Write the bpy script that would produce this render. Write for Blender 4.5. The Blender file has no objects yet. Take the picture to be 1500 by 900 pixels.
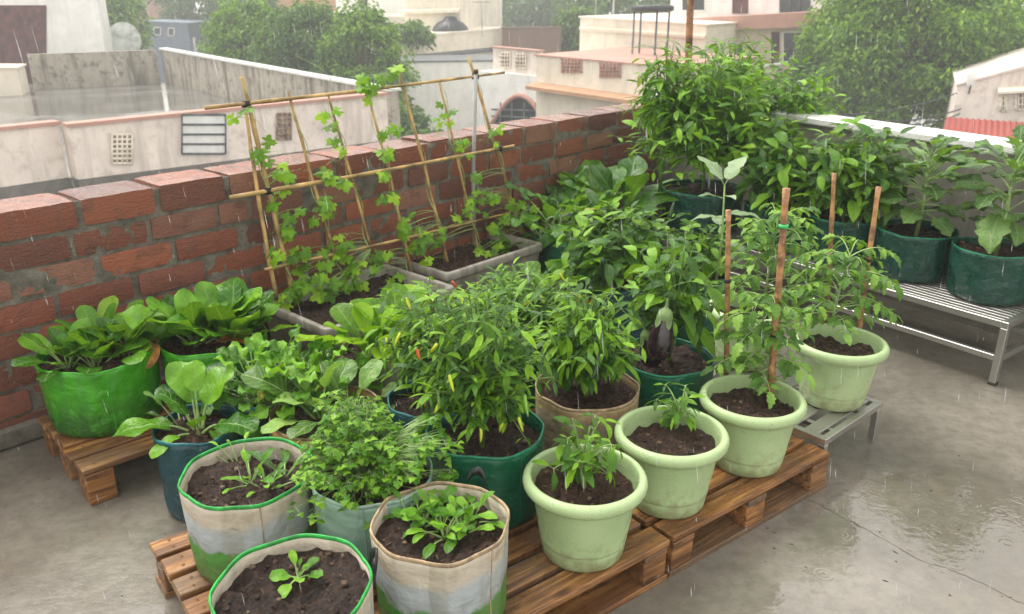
import bpy, bmesh, math, random
from math import sin, cos, pi, radians, atan, atan2, sqrt, exp, hypot
from mathutils import Vector, Matrix, noise as mn
R_ = random.Random(11)
C = bpy.context.scene.collection
# ------------------------------------------------------------------ camera model: measured points become places
F, HC = 1193.0, 1.5
PIT = atan(453 / F); SP, CP = sin(PIT), cos(PIT)
def ray(u, v):
    b = v - 450.0
    return Vector((u - 750.0, F * CP - b * SP, -F * SP - b * CP))
def at(u, v, z):
    d = ray(u, v); t = (z - HC) / d.z
    return Vector((d.x * t, d.y * t, z))
def Q(u, v, Y):
    d = ray(u, v); t = Y / d.y
    return Vector((d.x * t, Y, HC + d.z * t))
def on_plane(u, v, p0, n):
    d = ray(u, v); o = Vector((0, 0, HC))
    return o + d * ((p0 - o).dot(n) / d.dot(n))
def ztop(y, v):
    d = ray(750, v); return HC + y * d.z / d.y
# ------------------------------------------------------------------ object helpers
def thing(name, label, cat, loc=(0, 0, 0), rz=0, group=None):
    o = bpy.data.objects.new(name, None); C.objects.link(o)
    o.location = loc; o.rotation_euler = (0, 0, rz); o.empty_display_size = .05
    o['label'] = label; o['category'] = cat
    if group: o['group'] = group
    return o
def tag(o, label, cat, group=None):
    o['label'] = label; o['category'] = cat
    if group: o['group'] = group
    return o
class G:
    def __init__(s): s.v = []; s.f = []; s.uv = []
    def add(s, p, uv=(0.5, 0.5)):
        s.v.append((p[0], p[1], p[2])); s.uv.append(uv); return len(s.v) - 1
    def merge(s, o, M=None):
        k = len(s.v)
        for p, q in zip(o.v, o.uv):
            s.v.append(tuple(M @ Vector(p)) if M else p); s.uv.append(q)
        s.f += [tuple(i + k for i in f) for f in o.f]
def obj(name, g, mat, parent=None, smooth=True, loc=None):
    me = bpy.data.meshes.new(name)
    me.from_pydata(g.v, [], g.f)
    uvl = me.uv_layers.new(name='UVMap')
    li = [0] * len(me.loops); me.loops.foreach_get('vertex_index', li)
    flat = []
    for i in li: flat += g.uv[i]
    uvl.data.foreach_set('uv', flat)
    me.polygons.foreach_set('use_smooth', [smooth] * len(me.polygons))
    me.update()
    o = bpy.data.objects.new(name, me); C.objects.link(o)
    if mat: me.materials.append(mat)
    if parent: o.parent = parent
    if loc: o.location = loc
    return o
def struct(name, g, mat, smooth=False):
    o = obj(name, g, mat, None, smooth); o['kind'] = 'structure'; return o
BOXF = [(0, 3, 2, 1), (4, 5, 6, 7), (0, 1, 5, 4), (1, 2, 6, 5), (2, 3, 7, 6), (3, 0, 4, 7)]
def box(g, c, sx, sy, sz, rz=0, ch=0.0, M=None):
    """box centred at c; ch = chamfer"""
    M = M or Matrix.Rotation(rz, 3, 'Z'); c = Vector(c)
    x, y, z = sx / 2, sy / 2, sz / 2
    if ch <= 0:
        k = [g.add(c + M @ Vector(p)) for p in ((-x, -y, -z), (x, -y, -z), (x, y, -z), (-x, y, -z), (-x, -y, z), (x, -y, z), (x, y, z), (-x, y, z))]
        g.f += [tuple(k[i] for i in f) for f in BOXF]; return
    bm = bmesh.new(); bmesh.ops.create_cube(bm, size=1)
    for q in bm.verts: q.co = Vector((q.co.x * sx, q.co.y * sy, q.co.z * sz))
    bmesh.ops.bevel(bm, geom=bm.edges[:], offset=ch, segments=1, affect='EDGES')
    bm.verts.index_update(); k0 = len(g.v)
    for q in bm.verts: g.add(c + M @ q.co)
    g.f += [tuple(q.index + k0 for q in f.verts) for f in bm.faces]; bm.free()
def frame_of(d):
    d = d.normalized(); a = Vector((0, 0, 1)) if abs(d.z) < .95 else Vector((1, 0, 0))
    s = d.cross(a).normalized(); return s, s.cross(d)
def tube(g, pts, r, n=6, caps=True):
    pts = [Vector(p) for p in pts]; m = len(pts)
    rr = r if isinstance(r, (list, tuple)) else [r] * m
    rings = []
    for i, p in enumerate(pts):
        d = (pts[min(i + 1, m - 1)] - pts[max(i - 1, 0)])
        if d.length < 1e-9: d = Vector((0, 0, 1))
        s, t = frame_of(d)
        rings.append([g.add(p + (s * cos(2 * pi * k / n) + t * sin(2 * pi * k / n)) * rr[i], (k / n, i / max(1, m - 1))) for k in range(n)])
    for a, b in zip(rings, rings[1:]):
        for k in range(n): g.f.append((a[k], a[(k + 1) % n], b[(k + 1) % n], b[k]))
    if caps:
        g.f.append(tuple(reversed(rings[0]))); g.f.append(tuple(rings[-1]))
def lathe(g, prof, n=48, c=(0, 0, 0), close=False):
    rings = []
    for (r, z) in prof:
        rings.append([g.add((c[0] + r * cos(2 * pi * k / n), c[1] + r * sin(2 * pi * k / n), c[2] + z)) for k in range(n)])
    for a, b in zip(rings, rings[1:]):
        for k in range(n): g.f.append((a[k], a[(k + 1) % n], b[(k + 1) % n], b[k]))
    if close: g.f.append(tuple(reversed(rings[0])))
def bez(a, b, c, n=6):
    a, b, c = Vector(a), Vector(b), Vector(c)
    return [a * (1 - t) ** 2 + b * 2 * t * (1 - t) + c * t * t for t in [i / n for i in range(n + 1)]]
# ------------------------------------------------------------------ materials
def mat(name):
    m = bpy.data.materials.new(name); m.use_nodes = True
    nt = m.node_tree; nt.nodes.clear()
    out = nt.nodes.new('ShaderNodeOutputMaterial'); p = nt.nodes.new('ShaderNodeBsdfPrincipled')
    nt.links.new(p.outputs[0], out.inputs[0])
    return m, nt, p, out
def N(nt, t, **kw):
    n = nt.nodes.new(t)
    for k, v in kw.items():
        if k in n.inputs.keys(): n.inputs[k].default_value = v
        else: setattr(n, k, v)
    return n
def ramp(nt, src, stops):
    r = nt.nodes.new('ShaderNodeValToRGB'); e = r.color_ramp.elements
    while len(e) < len(stops): e.new(.5)
    for q, (p, c) in zip(e, stops):
        q.position = p; q.color = (c, c, c, 1) if isinstance(c, (int, float)) else (*c, 1)
    nt.links.new(src, r.inputs[0]); return r.outputs[0]
def mix(nt, fac, a, b, mode='MIX'):
    n = nt.nodes.new('ShaderNodeMix'); n.data_type = 'RGBA'; n.blend_type = mode
    for s, x in ((0, fac), (6, a), (7, b)):
        if hasattr(x, 'is_linked') or isinstance(x, bpy.types.NodeSocket): nt.links.new(x, n.inputs[s])
        elif s == 0: n.inputs[0].default_value = x
        else: n.inputs[s].default_value = (*x, 1) if len(x) == 3 else x
    return n.outputs[2]
def math_(nt, op, a, b=None, c=None):
    n = nt.nodes.new('ShaderNodeMath'); n.operation = op
    for i, x in enumerate((a, b, c)):
        if x is None: continue
        if isinstance(x, bpy.types.NodeSocket): nt.links.new(x, n.inputs[i])
        else: n.inputs[i].default_value = x
    return n.outputs[0]
def noise_(nt, vec, scale, detail=4, rough=.55, dist=0):
    n = N(nt, 'ShaderNodeTexNoise', Scale=scale, Detail=detail, Roughness=rough, Distortion=dist)
    if vec is not None: nt.links.new(vec, n.inputs['Vector'])
    return math_(nt, 'MULTIPLY_ADD', n.outputs[0], 1.7, -.35)
def coords(nt, which='Object', scale=None):
    tc = nt.nodes.new('ShaderNodeTexCoord'); o = tc.outputs[which]
    if scale:
        mp = nt.nodes.new('ShaderNodeMapping'); mp.inputs['Scale'].default_value = scale
        nt.links.new(o, mp.inputs[0]); o = mp.outputs[0]
    return o
def bump(nt, p, h, strength=.3, dist=.01, prev=None):
    b = N(nt, 'ShaderNodeBump', Strength=strength, Distance=dist); nt.links.new(h, b.inputs['Height'])
    if prev is not None: nt.links.new(prev, b.inputs['Normal'])
    if p is not None: nt.links.new(b.outputs[0], p.inputs['Normal'])
    return b.outputs[0]
def simple(name, col, rough=.5, var=.15, scale=6, bumpy=0.0, bscale=40, metal=0, spec=.5, coord='Object', dark=None):
    m, nt, p, _ = mat(name); v = coords(nt, coord)
    d = dark or tuple(x * (1 - var * 1.6) for x in col); l = tuple(min(1, x * (1 + var)) for x in col)
    n = noise_(nt, v, scale, 5, .6)
    nt.links.new(ramp(nt, n, [(.3, d), (.7, l)]), p.inputs['Base Color'])
    nt.links.new(ramp(nt, noise_(nt, v, scale * 2.3), [(.3, max(0, rough - .12)), (.7, min(1, rough + .12))]), p.inputs['Roughness'])
    p.inputs['Metallic'].default_value = metal; p.inputs['Specular IOR Level'].default_value = spec
    if bumpy: bump(nt, p, noise_(nt, v, bscale, 5), bumpy, .01)
    return m
def leaf_mat(name, dark, light, vein, rough=.32, trans=.28, veins=9.0, vstr=.5, bscale=60, yellow=.014):
    m, nt, p, out = mat(name)
    uv = coords(nt, 'UV'); ob = coords(nt, 'Object')
    geo = nt.nodes.new('ShaderNodeNewGeometry')
    sx = nt.nodes.new('ShaderNodeSeparateXYZ'); nt.links.new(uv, sx.inputs[0])
    au = math_(nt, 'ABSOLUTE', math_(nt, 'SUBTRACT', sx.outputs[0], .5))
    rnd = geo.outputs['Random Per Island']
    f = math_(nt, 'MULTIPLY_ADD', noise_(nt, ob, 14, 4), .75, math_(nt, 'MULTIPLY_ADD', rnd, 1.3, -.5))
    col = ramp(nt, f, [(0.0, tuple(x * .62 for x in dark)), (.35, dark), (.95, light)])
    spot = ramp(nt, noise_(nt, ob, 75, 3), [(.86, 0.0), (.93, .55)]); col = mix(nt, spot, col, (.20, .13, .03))
    if yellow > 0:
        ymask = ramp(nt, rnd, [(1 - yellow, 0.0), (min(1, 1 - yellow + .02), 1.0)])
        col = mix(nt, math_(nt, 'MULTIPLY', ymask, .7), col, (.36, .30, .035))
    mid = ramp(nt, au, [(.012, 1.0), (.04, 0.0)])
    sv = math_(nt, 'SINE', math_(nt, 'MULTIPLY_ADD', au, -9.0 * 2.2, math_(nt, 'MULTIPLY', sx.outputs[1], veins * 2 * pi)))
    svm = ramp(nt, sv, [(.86, 0.0), (1.0, 1.0)])
    vm = math_(nt, 'MAXIMUM', mid, math_(nt, 'MULTIPLY', svm, .55))
    col = mix(nt, math_(nt, 'MULTIPLY', vm, vstr), col, vein)
    nt.links.new(col, p.inputs['Base Color'])
    nt.links.new(ramp(nt, noise_(nt, ob, 90, 3), [(.3, max(.06, rough - .2)), (.75, rough + .06)]), p.inputs['Roughness'])
    p.inputs['Specular IOR Level'].default_value = .36
    h = math_(nt, 'ADD', math_(nt, 'MULTIPLY', vm, -.8), math_(nt, 'MULTIPLY', noise_(nt, ob, bscale, 4, .6), 1.6))
    dv = N(nt, 'ShaderNodeTexVoronoi', Scale=130.0); nt.links.new(ob, dv.inputs[0])      # clinging drops
    b = bump(nt, None, ramp(nt, dv.outputs[0], [(0.0, 1.0), (.2, .75), (.27, 0.0)]), .3, .0018)
    bump(nt, p, h, .5, .004, b)
    tr = nt.nodes.new('ShaderNodeBsdfTranslucent')
    nt.links.new(mix(nt, .6, col, (.28, .50, .015)), tr.inputs[0])
    ms = nt.nodes.new('ShaderNodeMixShader'); ms.inputs[0].default_value = trans
    nt.links.new(p.outputs[0], ms.inputs[1]); nt.links.new(tr.outputs[0], ms.inputs[2]); nt.links.new(ms.outputs[0], out.inputs[0])
    return m
M = {}
M['chilli'] = leaf_mat('chilli_leaf', (.032, .13, .004), (.22, .45, .014), (.22, .38, .08), .3, .30, 8, .45, yellow=.012)
M['chilli_light'] = leaf_mat('tall_chilli_leaf', (.055, .18, .005), (.22, .45, .016), (.24, .4, .09), .34, .30, 8, .45)
M['pepper'] = leaf_mat('pepper_leaf', (.030, .12, .005), (.19, .40, .016), (.24, .38, .12), .26, .26, 7, .45)
M['eggplant'] = leaf_mat('eggplant_leaf', (.07, .17, .035), (.2, .34, .09), (.34, .46, .2), .4, .28, 6, .6)
M['eggplant_pale'] = leaf_mat('velvet_eggplant_leaf', (.16, .26, .11), (.34, .46, .26), (.45, .55, .35), .5, .25, 6, .6)
M['spinach'] = leaf_mat('spinach_leaf', (.032, .14, .004), (.15, .36, .014), (.24, .40, .1), .26, .24, 7, .6, 45)
M['mustard'] = leaf_mat('mustard_leaf', (.055, .18, .018), (.19, .38, .05), (.36, .5, .2), .3, .26, 6, .65, 40)
M['pale_mustard'] = leaf_mat('pale_mustard_leaf', (.12, .27, .04), (.30, .50, .11), (.48, .62, .3), .3, .28, 6, .65, 40)
M['lettuce'] = leaf_mat('lettuce_leaf', (.12, .30, .008), (.32, .55, .025), (.42, .58, .14), .32, .34, 6, .5, 40)
M['seedling'] = leaf_mat('seedling_leaf', (.08, .26, .010), (.22, .48, .03), (.34, .52, .14), .3, .32, 5, .5)
M['coriander'] = leaf_mat('coriander_leaf', (.07, .23, .010), (.24, .48, .03), (.28, .45, .1), .36, .34, 4, .25)
M['tomato'] = leaf_mat('tomato_leaf', (.07, .20, .018), (.24, .44, .06), (.3, .45, .15), .4, .32, 6, .45)
M['gourd'] = leaf_mat('gourd_leaf', (.13, .34, .008), (.36, .62, .02), (.34, .52, .1), .36, .42, 5, .4)
M['tree'] = leaf_mat('tree_leaf', (.03, .09, .010), (.12, .27, .025), (.12, .22, .05), .5, .25, 4, .2)
M['tree_light'] = leaf_mat('bright_tree_leaf', (.05, .15, .010), (.25, .44, .025), (.14, .26, .05), .5, .3, 4, .2)
M['tree_dark'] = leaf_mat('dark_tree_leaf', (.028, .065, .02), (.075, .15, .04), (.1, .18, .05), .5, .2, 4, .2)
M['stem'] = simple('green_stem', (.13, .24, .05), .45, .3, 20)
M['stem_pale'] = simple('pale_stem', (.28, .42, .14), .4, .2, 20)
M['bark'] = simple('bark', (.12, .09, .06), .85, .3, 4, .5, 12)
M['bamboo'] = simple('bamboo', (.42, .27, .10), .45, .35, 9, .2, 60)
M['cane'] = simple('brown_cane', (.36, .18, .075), .45, .35, 25, .3, 80)
M['twine'] = simple('dark_twine', (.02, .018, .015), .8)
M['tape'] = simple('green_tape', (.03, .45, .12), .4)
M['red'] = simple('ripe_chilli', (.42, .07, .015), .2, .3, 30)
M['green_fruit'] = simple('green_chilli', (.14, .30, .03), .2, .3, 30)
M['yellow_fruit'] = simple('yellow_chilli', (.42, .48, .03), .2, .3, 30)
M['dark_fruit'] = simple('dark_chilli', (.012, .035, .012), .15, .3, 30)
M['aubergine'] = simple('aubergine_skin', (.022, .008, .016), .13, .5, 12, spec=.8)
M['calyx'] = simple('calyx', (.14, .22, .07), .5, .2, 30)
M['flower'] = simple('white_petal', (.7, .72, .62), .5, .1)
M['dryleaf'] = simple('dry_leaf', (.42, .17, .04), .5, .35, 25, .4, 60)
M['steel'] = simple('wet_steel', (.52, .51, .48), .27, .04, 5, .0, 40, metal=.9)
M['steel'].node_tree.nodes['Principled BSDF'].inputs['Roughness'].links and M['steel'].node_tree.links.remove(M['steel'].node_tree.nodes['Principled BSDF'].inputs['Roughness'].links[0])
M['steel'].node_tree.nodes['Principled BSDF'].inputs['Roughness'].default_value = .36
M['rubber'] = simple('rubber', (.02, .02, .02), .6)
M['rust'] = simple('rusty_iron', (.22, .10, .035), .65, .45, 14, .4, 60)
M['pot'] = None
def soil_mat():
    m, nt, p, _ = mat('wet_soil'); v = coords(nt)
    n = noise_(nt, v, 55, 8, .7); n2 = noise_(nt, v, 9, 4)
    c = ramp(nt, n, [(.2, (.008, .004, .0025)), (.45, (.032, .014, .008)), (.65, (.085, .039, .021)), (.88, (.23, .135, .08))])
    c = mix(nt, ramp(nt, n2, [(.4, 0.0), (.75, .6)]), c, (.04, .018, .011))
    oi = nt.nodes.new('ShaderNodeObjectInfo'); c = mix(nt, ramp(nt, oi.outputs['Random'], [(0.0, .55), (.5, 0.0)]), c, (.085, .034, .017)); c = mix(nt, ramp(nt, oi.outputs['Random'], [(.6, 0.0), (1.0, .5)]), c, (.016, .010, .008))
    su = nt.nodes.new('ShaderNodeSeparateXYZ'); nt.links.new(coords(nt, 'UV'), su.inputs[0])     # loose bits: each its own tone
    bit = ramp(nt, su.outputs[1], [(0.0, (.02, .01, .006)), (.55, (.07, .035, .02)), (.8, (.16, .085, .045)), (1.0, (.34, .24, .15))])
    c = mix(nt, ramp(nt, su.outputs[0], [(.8, 0.0), (.85, 1.0)]), c, bit)
    nt.links.new(c, p.inputs['Base Color'])
    nt.links.new(ramp(nt, noise_(nt, v, 30, 4), [(.35, .22), (.65, .8)]), p.inputs['Roughness'])
    b = bump(nt, None, noise_(nt, v, 160, 6, .7), .8, .006); bump(nt, p, n, .9, .014, b)
    return m
M['soil'] = soil_mat()
def pot_mat():
    m, nt, p, _ = mat('pale_green_plastic'); v = coords(nt)
    c = mix(nt, ramp(nt, noise_(nt, v, 7, 5), [(.3, 0.0), (.7, 1.0)]), (.36, .49, .24), (.42, .55, .28))
    speck = ramp(nt, noise_(nt, v, 95, 2), [(.84, 0.0), (.89, 1.0)])
    c = mix(nt, math_(nt, 'MULTIPLY', speck, .55), c, (.22, .25, .12))
    st = ramp(nt, noise_(nt, coords(nt, 'Object', (14, 14, 2.2)), 1.0, 4), [(.52, 0.0), (.75, 1.0)])
    c = mix(nt, math_(nt, 'MULTIPLY', st, .25), c, (.34, .40, .2))
    sz = nt.nodes.new('ShaderNodeSeparateXYZ'); nt.links.new(v, sz.inputs[0])
    splash = ramp(nt, math_(nt, 'ADD', math_(nt, 'MULTIPLY', sz.outputs[2], 5.0), noise_(nt, v, 34, 6)), [(.4, 1.0), (.95, 0.0)])
    c = mix(nt, math_(nt, 'MULTIPLY', splash, .62), c, (.20, .17, .09))
    nt.links.new(c, p.inputs['Base Color'])
    nt.links.new(ramp(nt, noise_(nt, v, 16, 4), [(.3, .22), (.7, .5)]), p.inputs['Roughness'])
    dv = N(nt, 'ShaderNodeTexVoronoi', Scale=85.0, Randomness=1.0); nt.links.new(v, dv.inputs[0])
    b = bump(nt, None, ramp(nt, dv.outputs[0], [(.0, 1.0), (.24, .7), (.30, 0.0)]), .35, .0022)
    bump(nt, p, noise_(nt, v, 240, 2), .1, .002, b)
    return m
M['pot'] = pot_mat()
def bag_mat(name, top, mid=None, low=None, h=.25, gloss=.38, wr=.55, dirt=.5, dirtcol=(.03, .035, .02), bands=(.3, .62)):
    """woven plastic bag; bands of printed colour by height (fraction of h), splash dirt, mottled darker tone towards the base"""
    m, nt, p, _ = mat(name); v = coords(nt)
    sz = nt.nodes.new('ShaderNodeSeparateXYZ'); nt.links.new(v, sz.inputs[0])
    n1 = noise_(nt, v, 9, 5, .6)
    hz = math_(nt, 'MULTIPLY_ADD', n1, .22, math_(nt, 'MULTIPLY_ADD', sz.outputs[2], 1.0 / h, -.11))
    if mid:
        c = mix(nt, ramp(nt, hz, [(bands[0] - .015, 0.0), (bands[0] + .03, 1.0)]), low, mid)
        c = mix(nt, ramp(nt, hz, [(bands[1] - .04, 0.0), (bands[1] + .07, 1.0)]), c, top)
    else:
        d = tuple(x * .75 for x in top)
        c = mix(nt, ramp(nt, n1, [(.3, 0.0), (.7, 1.0)]), d, top)
    c0 = c
    st = ramp(nt, noise_(nt, coords(nt, 'Object', (22, 22, 3)), 1.0, 5), [(.5, 0.0), (.72, 1.0)])
    c = mix(nt, math_(nt, 'MULTIPLY', st, dirt * .55), c, tuple(x * 2.4 for x in dirtcol))
    low_tone = math_(nt, 'MULTIPLY', ramp(nt, noise_(nt, v, 26, 7, .7), [(.12, 0.0), (.55, 1.0)]), ramp(nt, hz, [(.18, 1.0), (.66, 0.0)]))  # mottled tone, stronger towards the bottom of the bag
    c = mix(nt, math_(nt, 'MULTIPLY', low_tone, dirt), c, dirtcol)
    nt.links.new(c, p.inputs['Base Color'])
    nt.links.new(ramp(nt, noise_(nt, v, 20, 4), [(.3, gloss - .15), (.7, gloss + .15)]), p.inputs['Roughness'])
    w = noise_(nt, coords(nt, 'Object', (8, 8, 11)), 1.6, 4, .5, .3)
    cr = math_(nt, 'ABSOLUTE', math_(nt, 'SUBTRACT', noise_(nt, coords(nt, 'Object', (5, 5, 4)), 1.2, 2, .4, .3), .5))
    b0 = bump(nt, None, cr, wr * .7, .05); b = bump(nt, None, w, wr * .7, .022, b0)
    wv = N(nt, 'ShaderNodeTexWave', Scale=190.0); wv.bands_direction = 'Z'; nt.links.new(v, wv.inputs[0])
    bump(nt, p, wv.outputs[1], .08, .001, b)
    return m
M['bag_white'] = bag_mat('white_woven_bag', (.54, .475, .38), (.40, .445, .46), (.045, .28, .02), .25, .5, .5, .6, (.085, .08, .045), (.44, .74))
M['bag_teal'] = bag_mat('teal_woven_bag', (.006, .060, .075), dirt=.35, wr=.6, dirtcol=(.01, .03, .03))
M['bag_green'] = bag_mat('emerald_woven_bag', (.005, .120, .055), dirt=.5, wr=.6, dirtcol=(.006, .035, .02))
M['bag_bench'] = bag_mat('dark_teal_woven_bag', (.003, .060, .038), dirt=.3, wr=.8, gloss=.34, dirtcol=(.006, .03, .025))
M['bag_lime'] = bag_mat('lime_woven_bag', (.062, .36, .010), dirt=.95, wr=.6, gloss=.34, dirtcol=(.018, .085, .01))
M['bag_tan'] = bag_mat('tan_cloth_bag', (.46, .33, .18), (.34, .29, .2), (.22, .21, .17), .25, .6, .5, .6, (.05, .05, .03), (.3, .7))
M['bag_clay'] = bag_mat('clay_coloured_bag', (.44, .24, .085), (.34, .25, .15), (.2, .17, .12), .25, .55, .45, .6, (.05, .05, .03), (.35, .72))
M['bag_mint'] = bag_mat('mint_woven_bag', (.26, .42, .33), (.20, .36, .29), (.10, .24, .17), .25, .45, .5, .5, (.04, .07, .05), (.3, .6))
M['bag_grey'] = bag_mat('grey_cloth_bag', (.30, .29, .25), (.22, .22, .2), (.15, .15, .13), .28, .6, .4, .6, (.06, .06, .05), (.3, .7))
M['bind_green'] = simple('green_binding', (.02, .34, .05), .45, .25, 30, .2, 120)
M['bind_tan'] = simple('tan_binding', (.40, .29, .17), .6, .25, 30, .2, 120)
M['bind_teal'] = simple('teal_binding', (.012, .13, .14), .4, .25, 30)
M['bind_emerald'] = simple('emerald_binding', (.008, .20, .10), .4, .25, 30)
M['bind_lime'] = simple('lime_binding', (.07, .42, .02), .4, .25, 30)
M['bind_mint'] = simple('mint_binding', (.3, .46, .37), .4, .25, 30)
M['strap'] = simple('black_strap', (.008, .008, .009), .4, .3, 30)
def wood_mat():
    m, nt, p, _ = mat('wet_pallet_wood'); v = coords(nt, 'Object', (1, 1, 1))
    oi = nt.nodes.new('ShaderNodeObjectInfo')
    add = N(nt, 'ShaderNodeVectorMath', operation='ADD'); nt.links.new(v, add.inputs[0])
    cv = nt.nodes.new('ShaderNodeCombineXYZ'); nt.links.new(math_(nt, 'MULTIPLY', oi.outputs['Random'], 37.0), cv.inputs[0]); nt.links.new(math_(nt, 'MULTIPLY', oi.outputs['Random'], 11.0), cv.inputs[1])
    nt.links.new(cv.outputs[0], add.inputs[1])
    mp = nt.nodes.new('ShaderNodeMapping'); mp.inputs['Scale'].default_value = (2.2, 34, 34); nt.links.new(add.outputs[0], mp.inputs[0])
    g = noise_(nt, mp.outputs[0], 1.6, 7, .6, .8)
    mp2 = nt.nodes.new('ShaderNodeMapping'); mp2.inputs['Scale'].default_value = (3, 9, 9); nt.links.new(add.outputs[0], mp2.inputs[0])
    big = noise_(nt, mp2.outputs[0], 1.2, 4, .6, .6)
    c = ramp(nt, g, [(.25, (.09, .036, .012)), (.5, (.30, .13, .038)), (.75, (.54, .27, .085))])
    c = mix(nt, ramp(nt, big, [(.38, 0.0), (.72, .85)]), c, (.105, .05, .022))
    c = mix(nt, math_(nt, 'MULTIPLY', ramp(nt, oi.outputs['Random'], [(.55, 0.0), (.95, .6)]), 1.0), c, (.13, .095, .06))
    c = mix(nt, ramp(nt, oi.outputs['Random'], [(.05, .55), (.4, 0.0)]), c, (.16, .065, .02))
    kn = N(nt, 'ShaderNodeTexVoronoi', Scale=1.0); mp3 = nt.nodes.new('ShaderNodeMapping'); mp3.inputs['Scale'].default_value = (4.0, 10, 10); nt.links.new(add.outputs[0], mp3.inputs[0]); nt.links.new(mp3.outputs[0], kn.inputs[0])
    c = mix(nt, ramp(nt, kn.outputs[0], [(.06, .85), (.16, 0.0)]), c, (.035, .014, .006))
    nt.links.new(c, p.inputs['Base Color'])
    nt.links.new(ramp(nt, noise_(nt, v, 9, 4), [(.35, .16), (.65, .55)]), p.inputs['Roughness'])
    bump(nt, p, g, .5, .006)
    return m
M['wood'] = wood_mat()
def brick_mat():
    m, nt, p, _ = mat('old_wet_brick'); v = coords(nt)
    geo = nt.nodes.new('ShaderNodeNewGeometry'); r = geo.outputs['Random Per Island']
    c = ramp(nt, r, [(0.0, (.12, .042, .028)), (.3, (.22, .066, .034)), (.55, (.31, .095, .045)), (.8, (.17, .066, .046)), (1.0, (.30, .145, .09))])
    n = noise_(nt, v, 13, 7, .65)
    c = mix(nt, ramp(nt, n, [(.2, .75), (.5, 0.0)]), c, (.085, .038, .028))
    c = mix(nt, ramp(nt, noise_(nt, v, 120, 4), [(.6, 0.0), (.9, .45)]), c, (.36, .2, .14))
    c = mix(nt, ramp(nt, noise_(nt, v, 6.5, 8, .7), [(.68, 0.0), (.85, .6)]), c, (.24, .2, .155))
    nt.links.new(c, p.inputs['Base Color'])
    sn = nt.nodes.new('ShaderNodeSeparateXYZ'); nt.links.new(geo.outputs['Normal'], sn.inputs[0])
    up = ramp(nt, sn.outputs[2], [(.6, 0.0), (.9, 1.0)])       # rain film lies on the level faces
    nt.links.new(mix(nt, up, ramp(nt, n, [(.3, .35), (.7, .8)]), ramp(nt, noise_(nt, v, 14, 4), [(.4, .08), (.65, .45)])), p.inputs['Roughness'])
    b = bump(nt, None, noise_(nt, v, 130, 5, .7), .55, .005)
    wv = noise_(nt, coords(nt, 'Object', (16, 16, 60)), 1.0, 5, .6, 1.5)
    bump(nt, p, wv, .4, .010, b)
    return m
M['brick'] = brick_mat()
def mortar_mat():
    m, nt, p, _ = mat('rough_mortar'); v = coords(nt)
    n = noise_(nt, v, 12, 8, .7)
    nt.links.new(ramp(nt, n, [(.25, (.10, .09, .07)), (.7, (.265, .242, .195))]), p.inputs['Base Color'])
    geo = nt.nodes.new('ShaderNodeNewGeometry')
    sn = nt.nodes.new('ShaderNodeSeparateXYZ'); nt.links.new(geo.outputs['Normal'], sn.inputs[0])
    nt.links.new(mix(nt, ramp(nt, sn.outputs[2], [(.6, 0.0), (.9, 1.0)]), (.75, .75, .75), (.2, .2, .2)), p.inputs['Roughness'])
    bump(nt, p, noise_(nt, v, 90, 8, .75), .9, .012)
    return m
M['mortar'] = mortar_mat()
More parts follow.
